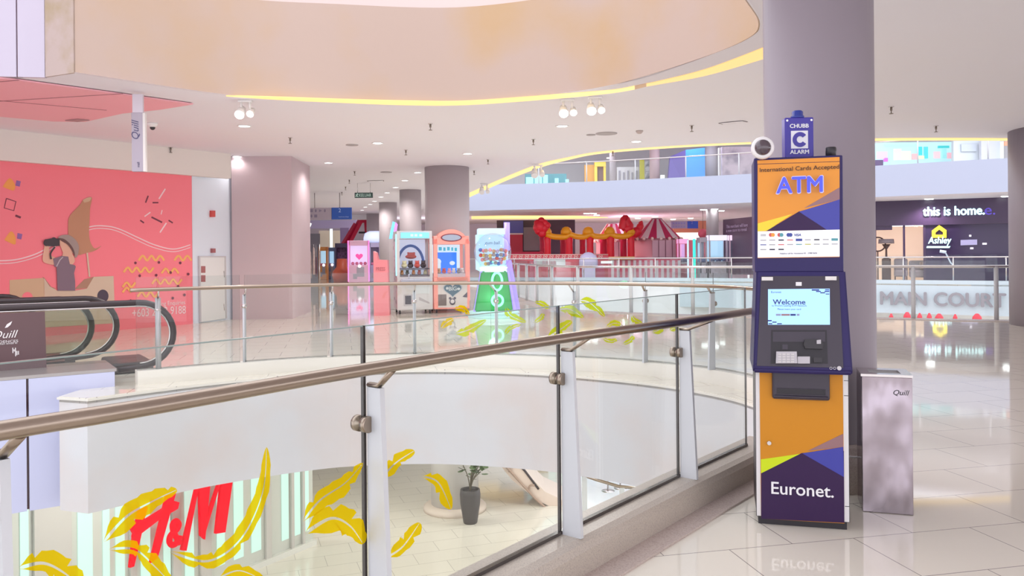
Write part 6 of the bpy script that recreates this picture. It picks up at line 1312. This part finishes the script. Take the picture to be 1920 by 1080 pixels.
# hanging garments
ZR = at(585, 458, 33.6).z
for i, (x0, x1, y0, y1, col) in enumerate(((570, 579, 462, 525, (.42, .27, .25)), (577, 586, 470, 522, (.52, .40, .36)), (585, 592, 463, 515, (.72, .55, .52)), (590, 596, 481, 518, (.20, .10, .13)))):
    Y = 33.6; a, b = at(x0, y1, Y), at(x1, y0, Y); cxx = (a.x + b.x) / 2; t = thing('garment', ['long brown garment on the rack by the dark shutter post', 'taupe garment second on the rack by the dark shutter post', 'pale pink garment third on the rack by the dark shutter post', 'dark wine garment last on the rack by the dark shutter post'][i], 'clothing', (cxx, Y, 0), 0, 'garments on the corridor rack')
    wd = (b.x - a.x) / 2 * .62; m = MB(); m.lathe([(wd * .95, a.z), (wd * 1.05, a.z + .3), (wd * .8, b.z - .25), (wd * .7, b.z - .08), (wd * .2, b.z)], 14, (0, 0, 0), sy=.5); m.build('cloth', mat('cloth_%d' % i, col, .9, var=.8, vscale=4, col2=tuple(c * .45 for c in col)), t)
    m = MB(); m.tube([(0, 0, b.z - .02), (0, 0, ZR)], .008, 6); m.build('hook', M_steel2, t)
m = MB(); a, b = at(567, 460, 33.6), at(599, 460, 33.6); m.tube([(a.x, 33.6, 0), (a.x, 33.6, ZR), (b.x, 33.6, ZR), (b.x, 33.6, 0)], .02, 8); tag(m.build('clothes_rack', M_steel2), 'steel clothes rack beside the dark shutter post', 'rack')
# arcade machines down the corridor
def machine2(label, x0, x1, yt, Y, body, lit, trim=None, heart=False, group='arcade machines in the corridor'):
    a, b = at(x0, 450, Y), at(x1, 450, Y); h = at((x0 + x1) / 2, yt, Y).z; wd = (b.x - a.x) / 2
    t = thing('claw_machine', label, 'arcade machine', ((a.x + b.x) / 2, Y, 0), .12, group)
    m = MB(); m.box(-wd, 0, 0, wd, .8, h * .42, .02); m.box(-wd, .05, h * .40, -wd + .08, .8, h); m.box(wd - .08, .05, h * .4, wd, .8, h); m.box(-wd, .05, h * .88, wd, .8, h, .02); m.build('body', body, t)
    m = MB(); m.box(-wd + .08, .5, h * .42, wd - .08, .56, h * .88); k = m.build('lit_interior', lit, t)
    m = MB(); m.box(-wd * .55, -.01, .18, -wd * .15, .02, .46, .03); m.box(-wd * .2, -.008, .30, wd * .55, .02, .82, .02); m.build('prize_door', mat('machine_grey_door', (.40, .36, .42), .4), t)
    m = MB(); m.ball((.05, -.03, .86), .09, 10, 6); m.build('button', glow('white_button', (1, .95, 1), 1.0), t)
    if trim:
        m = MB()
        for x in (-wd - .03, wd - .02): m.box(x, -.02, .05, x + .05, .04, h)
        m.build('neon_trim', trim, t)
    if heart:
        m = MB(); m.poly([[(.0 + x * .012, .49, h * .62 + z * .012) for x, z in hp_]], (0, .005, 0)); m.build('heart_print', mat('hot_pink_heart', (.9, .1, .35), .4, emit=(1, .1, .4), es=.4), t)
    m = MB()
    for j in range(4): m.ball((-wd * .6 + j * wd * .4, .3, h * .42 + .07), .09, 8, 6)
    m.build('prize_heap', mat('rose_prizes', (.75, .25, .40), .8), t)
machine2('pink neon claw machine with a heart print down the corridor', 653, 691, 451, 42.0, mat('pale_pink_machine', (.78, .48, .62), .4), glow('pink_lilac_back', (.85, .68, 1.0), .8), glow('hot_pink_neon', (1.0, .22, .68), 1.3), True)
machine2('lilac machine standing behind the pink neon one', 692, 713, 455, 43.5, mat('lilac_machine', (.45, .42, .62), .4), mat('dim_back', (.35, .32, .42), .5))
machine2('orange topped machine with cyan window at the corridor end', 597, 613, 463, 47.0, mat('orange_machine', (.80, .33, .08), .4), G_cy); machine2('blue machine with cyan window at the corridor end', 614, 628, 464, 48.0, mat('blue_machine', (.18, .28, .52), .4), G_cy)
machine2('dark machine left of the pink neon one', 628, 652, 456, 45.0, mat('dark_violet_machine', (.07, .05, .11), .4), mat('violet_speckle', (.25, .12, .28), .5, var=1, vscale=8, col2=(.05, .03, .06)))
o_ = tag(MB().lathe([(.62, 0), (.62, .25), (.55, .5), (.3, .62)], 18, (at(701, 455, 43.6).x, 43.9, at(702, 455, 43.5).z + .02), sy=.5).build('lit_machine_sign', mat('pale_blue_sign', (.6, .68, .95), .4, emit=(.6, .7, 1), es=.4)), 'rounded pale blue lit sign on top of the lilac machine', 'sign')
# red A-frame and slide
af = thing('play_tower', 'tall red A-shaped frame behind the pink neon machine', 'frame', (0, 0, 0)); YA = 50.0
for p, q in (((676, 413), (654, 455)), ((688, 413), (690, 452)), ((668, 420), (646, 456))):
    m = MB(); a, b = at(*p, YA), at(*q, YA); b2 = a + (b - a) * (a.z / (a.z - b.z)); m.tube([a, b2], .18, 4, smooth=False); m.build('leg', M_red2, af)
m = MB(); m.tube([at(675, 413, YA), at(689, 413, YA)], .16, 4, smooth=False); m.build('top_beam', M_red2, af); m = MB(); m.tube([at(673, 436, YA), at(690, 436, YA)], .06, 6); m.build('rung', M_black, af)
m = MB(); p_ = at(641, 500, 43.8); m.lathe([(.45, 0), (.55, .35), (.50, .55), (.30, .8), (.28, at(641, 485, 43.8).z)], 14, (p_.x, 43.8, 0)); tag(m.build('racing_seat', mat('red_orange_vinyl', (.62, .12, .06), .4)), 'red and orange seat pod of a ride beside the pink neon machine', 'ride')
cor('purple_slab', 'lilac curved panel left of the red A-frame', 'panel', mat('lilac_slab', (.36, .28, .50), .5), 638, 427, 654, 470, 52, .2, floor=True)

# ================================================================== LEVEL BELOW
ZL = -5.0
def lo(px, py): return fl(px, py, ZL)
SW = Plane(lo(587, 1020), lo(587, 1020) - lo(480, 1065))
M_slat = mat('grey_green_slat', (.60, .62, .57), .5); M_slit = glow('mint_white_slit', (.66, .95, .84), .72)
st = thing('clothing_store', 'lower store front of pale slats with mint lit slits and red sign letters', 'shop', (0, 0, 0))
m = MB(); m.poly([[on(SW, -9.5, ZL), on(SW, 0, ZL), on(SW, 0, -1.25), on(SW, -9.5, -1.25)]], -SW.n * .3); m.build('wall_panel', M_slat, st)
m = MB(); m.poly([[on(SW, -9.5, ZL), on(SW, 0.02, ZL), on(SW, .02, ZL + .12), on(SW, -9.5, ZL + .12)]], SW.n * .1); m.build('plinth', mat('pale_plinth', (.70, .70, .66), .4), st)
rnd = random.Random(5)
for x0, x1 in ((36, 52), (144, 172), (191, 204), (215, 232), (262, 280), (305, 318), (345, 362), (405, 420), (437, 455), (470, 488), (527, 540), (550, 562), (569, 578)):
    u0, u1 = SW.uz(x0, 950)[0], SW.uz(x1, 950)[0]; m = MB(); m.poly([[on(SW, u0, ZL + .35, .01), on(SW, u1, ZL + .35, .01), on(SW, u1, -1.26, .01), on(SW, u0, -1.26, .01)]], SW.n * .01); m.build('lit_slit', M_slit, st)
for x0, x1 in ((60, 130), (240, 252), (320, 335), (372, 392), (495, 505), (543, 548), (564, 568)):
    u0, u1 = SW.uz(x0, 950)[0], SW.uz(x1, 950)[0]; m = MB(); m.poly([[on(SW, u0, ZL + .12, .01), on(SW, u1, ZL + .12, .01), on(SW, u1, -1.26, .01), on(SW, u0, -1.26, .01)]], SW.n * .06); m.build('slat', mat('warm_grey_slat', (.56, .54, .51), .5), st)
# red letters, hand-drawn strokes standing off the wall
sgn = thing('illuminated_sign', 'big slanted red letters on the lower store front', 'sign', (0, 0, 0))
M_rl = mat('red_sign_letters', (.72, .0, .012), .7, emit=(1.0, .0, .02), es=.25, spec=.1); M_rd = mat('dark_red_sign_side', (.45, .005, .02), .5)
SL = Plane(SW.p + SW.n * .35, SW.d)
def letter(nm, polys):
    m = MB()
    for pts in polys: m.poly([[SL.hit(x, y) for x, y in pts]], -SL.n * .07)
    m.build(nm, M_rl, sgn)
letter('letter', [[(317, 914), (334, 912), (296, 1046), (283, 1056)], [(252, 1000), (267, 996), (252, 1062), (244, 1065)], [(246, 992), (330, 940), (337, 942), (334, 954), (300, 974), (262, 1003), (252, 1002)], [(262, 958), (278, 950), (262, 1004), (250, 1008)]])
letter('letter', [[(369, 911), (374, 910), (350, 1033), (341, 1032)], [(374, 908), (395, 905), (385, 1012), (377, 1005)], [(384, 1004), (382, 990), (411, 904), (415, 903)], [(416, 903), (437, 899), (423, 998), (405, 1001)]])
m = MB(); P = [SL.hit(x, y) for x, y in sm2([(337, 1019), (326, 998), (324, 984), (329, 977), (335, 982), (332, 992), (320, 1004), (318, 1017), (325, 1022), (333, 1015), (337, 1004)], 5)]; m.tube(P, .055, 8); m.build('letter', M_rl, sgn)
# column, planter, ramp, shop glass below
lp = lo(850, 968)
m = MB(); m.lathe([(.60, ZL), (.60, -1.3)], 40, (lp.x, lp.y + .6, 0)); o_ = struct(m.build('column', mat('lower_column', (.62, .60, .58), .5)), 'wide pale round column on the level below', 'column')
m = MB(); m.lathe([(.80, ZL), (.80, ZL + .08), (.74, ZL + .14), (.60, ZL + .16)], 40, (lp.x, lp.y + .6, 0)); m.build('base_ring', mat('beige_column_base', (.70, .60, .52), .5), o_)
pp = lo(882, 980); pot = thing('potted_plant', 'dark grey tall planter with a fiddle-leaf plant on the level below', 'plant', pp, 0)
hp0 = (980 - 917) / F * pp.y
m = MB(); m.lathe([(.155, 0), (.17, .02), (.235, hp0 * .55), (.25, hp0 * .85), (.235, hp0), (.20, hp0), (.20, hp0 - .05)], 24); m.build('pot', mat('charcoal_pot', (.075, .068, .07), .5), pot)
m = MB(); rnd = random.Random(3); tips = []
for k in range(9):
    a = rnd.random() * 6.28; h = .25 + .45 * rnd.random(); r = .05 + .35 * rnd.random(); tip = V((r * math.cos(a) + .12, r * math.sin(a) * .7, hp0 + h)); tips.append(tip); m.tube(smooth([(0, 0, hp0 - .05), (tip.x * .3, tip.y * .3, hp0 + h * .5), tip], 4), .012, 6)
m.build('stem', mat('plant_stem', (.16, .14, .10), .7), pot)
m = MB()
for tip in tips:
    for j in range(5):
        d = V((rnd.uniform(-1, 1), rnd.uniform(-1, 1), rnd.uniform(-.3, 1))).normalized(); s_ = d.cross(V((0, 0, 1))).normalized(); L = .14 + .08 * rnd.random(); b_ = tip + V((rnd.uniform(-.08, .08), rnd.uniform(-.08, .08), rnd.uniform(-.12, .05)))
        m.add([b_, b_ + d * L * .45 + s_ * L * .38, b_ + d * L * .85 + s_ * L * .3, b_ + d * L, b_ + d * L * .85 - s_ * L * .3, b_ + d * L * .45 - s_ * L * .38], [(0, 1, 2, 3), (0, 3, 4, 5)])
m.build('foliage', mat('dusty_leaf_green', (.105, .16, .075), .5), pot)
# ramp-like escalator balustrade
YR2 = 20.5
rm = thing('escalator', 'beige sided escalator descending to the level below behind the planter', 'escalator', (0, 0, 0)); 
def rp(px, py, dy=0): return at(px, py, YR2) + V((0, dy, 0))
m = MB(); bot = [rp(928, 860), rp(960, 900), rp(1010, 940), rp(1050, 958), rp(1085, 985)]; topq = [rp(1085, 955), rp(1050, 935), rp(1022, 922), rp(985, 885), rp(950, 846), rp(928, 830)]
m.poly([bot + topq], (0, 1.4, 0)); m.build('side_panel', mat('beige_ramp', (.74, .61, .53), .5), rm)
m = MB(); m.tube([rp(935, 858, -.06), rp(970, 897, -.06), rp(1003, 933, -.06), rp(1022, 950, -.06), rp(1060, 966, -.06)], .03, 8); m.build('lower_trim', mat('brown_trim', (.40, .28, .22), .4), rm)
m = MB(); m.tube([rp(950, 845), rp(985, 884), rp(1010, 917)], .03, 8); m.build('handrail', M_hand, rm)
m = MB()
for x, y in ((955, 880), (992, 918)): m.tube(smooth([rp(x, y + 4, -.06), rp(x + 1, y - 8, -.06), rp(x + 10, y - 9, -.06)], 4), .025, 6)
m.build('bracket', MATS['brown_trim'], rm)
YQ = 24.0
def lowbox(name, label, cat, mm, x0, y0, x1, y1, Y, dep=.1): return cor(name, label, cat, mm, x0, y0, x1, y1, Y, dep)
gsh = thing('lower_shop_glazing', 'pale cyan glazed shop front on the level below behind the escalator', 'shop', (0, 0, 0))
m = MB(); a, b = at(985, 880, YQ), at(1075, 880, YQ); m.box(a.x, YQ, ZL, b.x, YQ + .1, -1.3); m.build('glazing', mat('pale_cyan_glazing', (.62, .76, .78), .2, emit=(.6, .95, .95), es=.25), gsh)
m = MB(); 
for px in (985, 1013, 1045, 1074): a = at(px, 880, YQ); m.box(a.x - .05, YQ - .05, ZL, a.x + .05, YQ, -1.3)
m.build('mullion', mat('pale_mullion', (.66, .68, .74), .4), gsh)
lowbox('notice_board', 'beige blank board hanging before the pale cyan shop glazing', 'board', mat('beige_board', (.62, .56, .45), .6), 1001, 874, 1028, 896, 23.6, .06)
# barrier rail and stanchions at lower right
br_ = thing('lower_railing', 'steel railing with glass on the level below seen between the right fins', 'railing', (0, 0, 0)); YB2 = 17.0
m = MB(); m.tube([at(1085, 888, YB2), at(1120, 900, YB2), at(1160, 912, YB2), at(1215, 917, YB2)], .035, 10); m.build('handrail', M_steel, br_)
for px, py in ((1096, 893), (1166, 914)): a = at(px, py, YB2); m = MB(); m.box(a.x - .05, YB2 - .03, ZL, a.x + .05, YB2 + .03, a.z); m.build('post', M_post, br_)
for i, (px, pyb, pyt) in enumerate(((1140, 921, 891), (1163, 916, 893))):
    p = fl(px, pyb, ZL); t = thing('stanchion', ['slim steel queue stanchion on the level below, left one', 'slim steel queue stanchion on the level below, right one'][i], 'stanchion', p, 0, 'queue stanchions'); hh = (pyb - pyt) / F * p.y * 1.15
    m = MB(); m.lathe([(.18, 0), (.18, .015), (.05, .03)], 18); m.build('base', M_steel2, t); m = MB(); m.cyl((0, 0, .02), (0, 0, hh), .022, 8); m.build('pole', M_steel2, t)
m = MB(); m.poly([v3([(1.5, 15.5), (9, 15.5), (9, 25), (1.8, 25)], ZL + .004)], (0, 0, .004)); struct(m.build('floor_lower_patch', mat('pale_blue_floor', (.72, .80, .84), .1)), 'pale bluish floor patch at the lower right', 'floor')
# unseen area lamps added under the slab to brighten the level below
for x, y in ((-6, 12.5), (-2, 14), (2, 14), (5, 12), (-7, 18), (-3, 19), (1, 19), (5, 18)): lamp('AREA', V((x, y, -1.32)), 46, (1, .97, .92), .9)

# unseen tinted point lamps added to brighten the far and corridor ceilings
for x, y, z, p, c in ((3, 51, 2.6, 190, (1, .70, .85)), (7.5, 52, 2.8, 200, (1, .66, .9)), (0, 51, 2.8, 140, (1, .8, .87)), (-6.5, 52, 2.9, 150, (.85, .8, 1))):
    lamp('POINT', V((x, y, z)), p, c, .5)
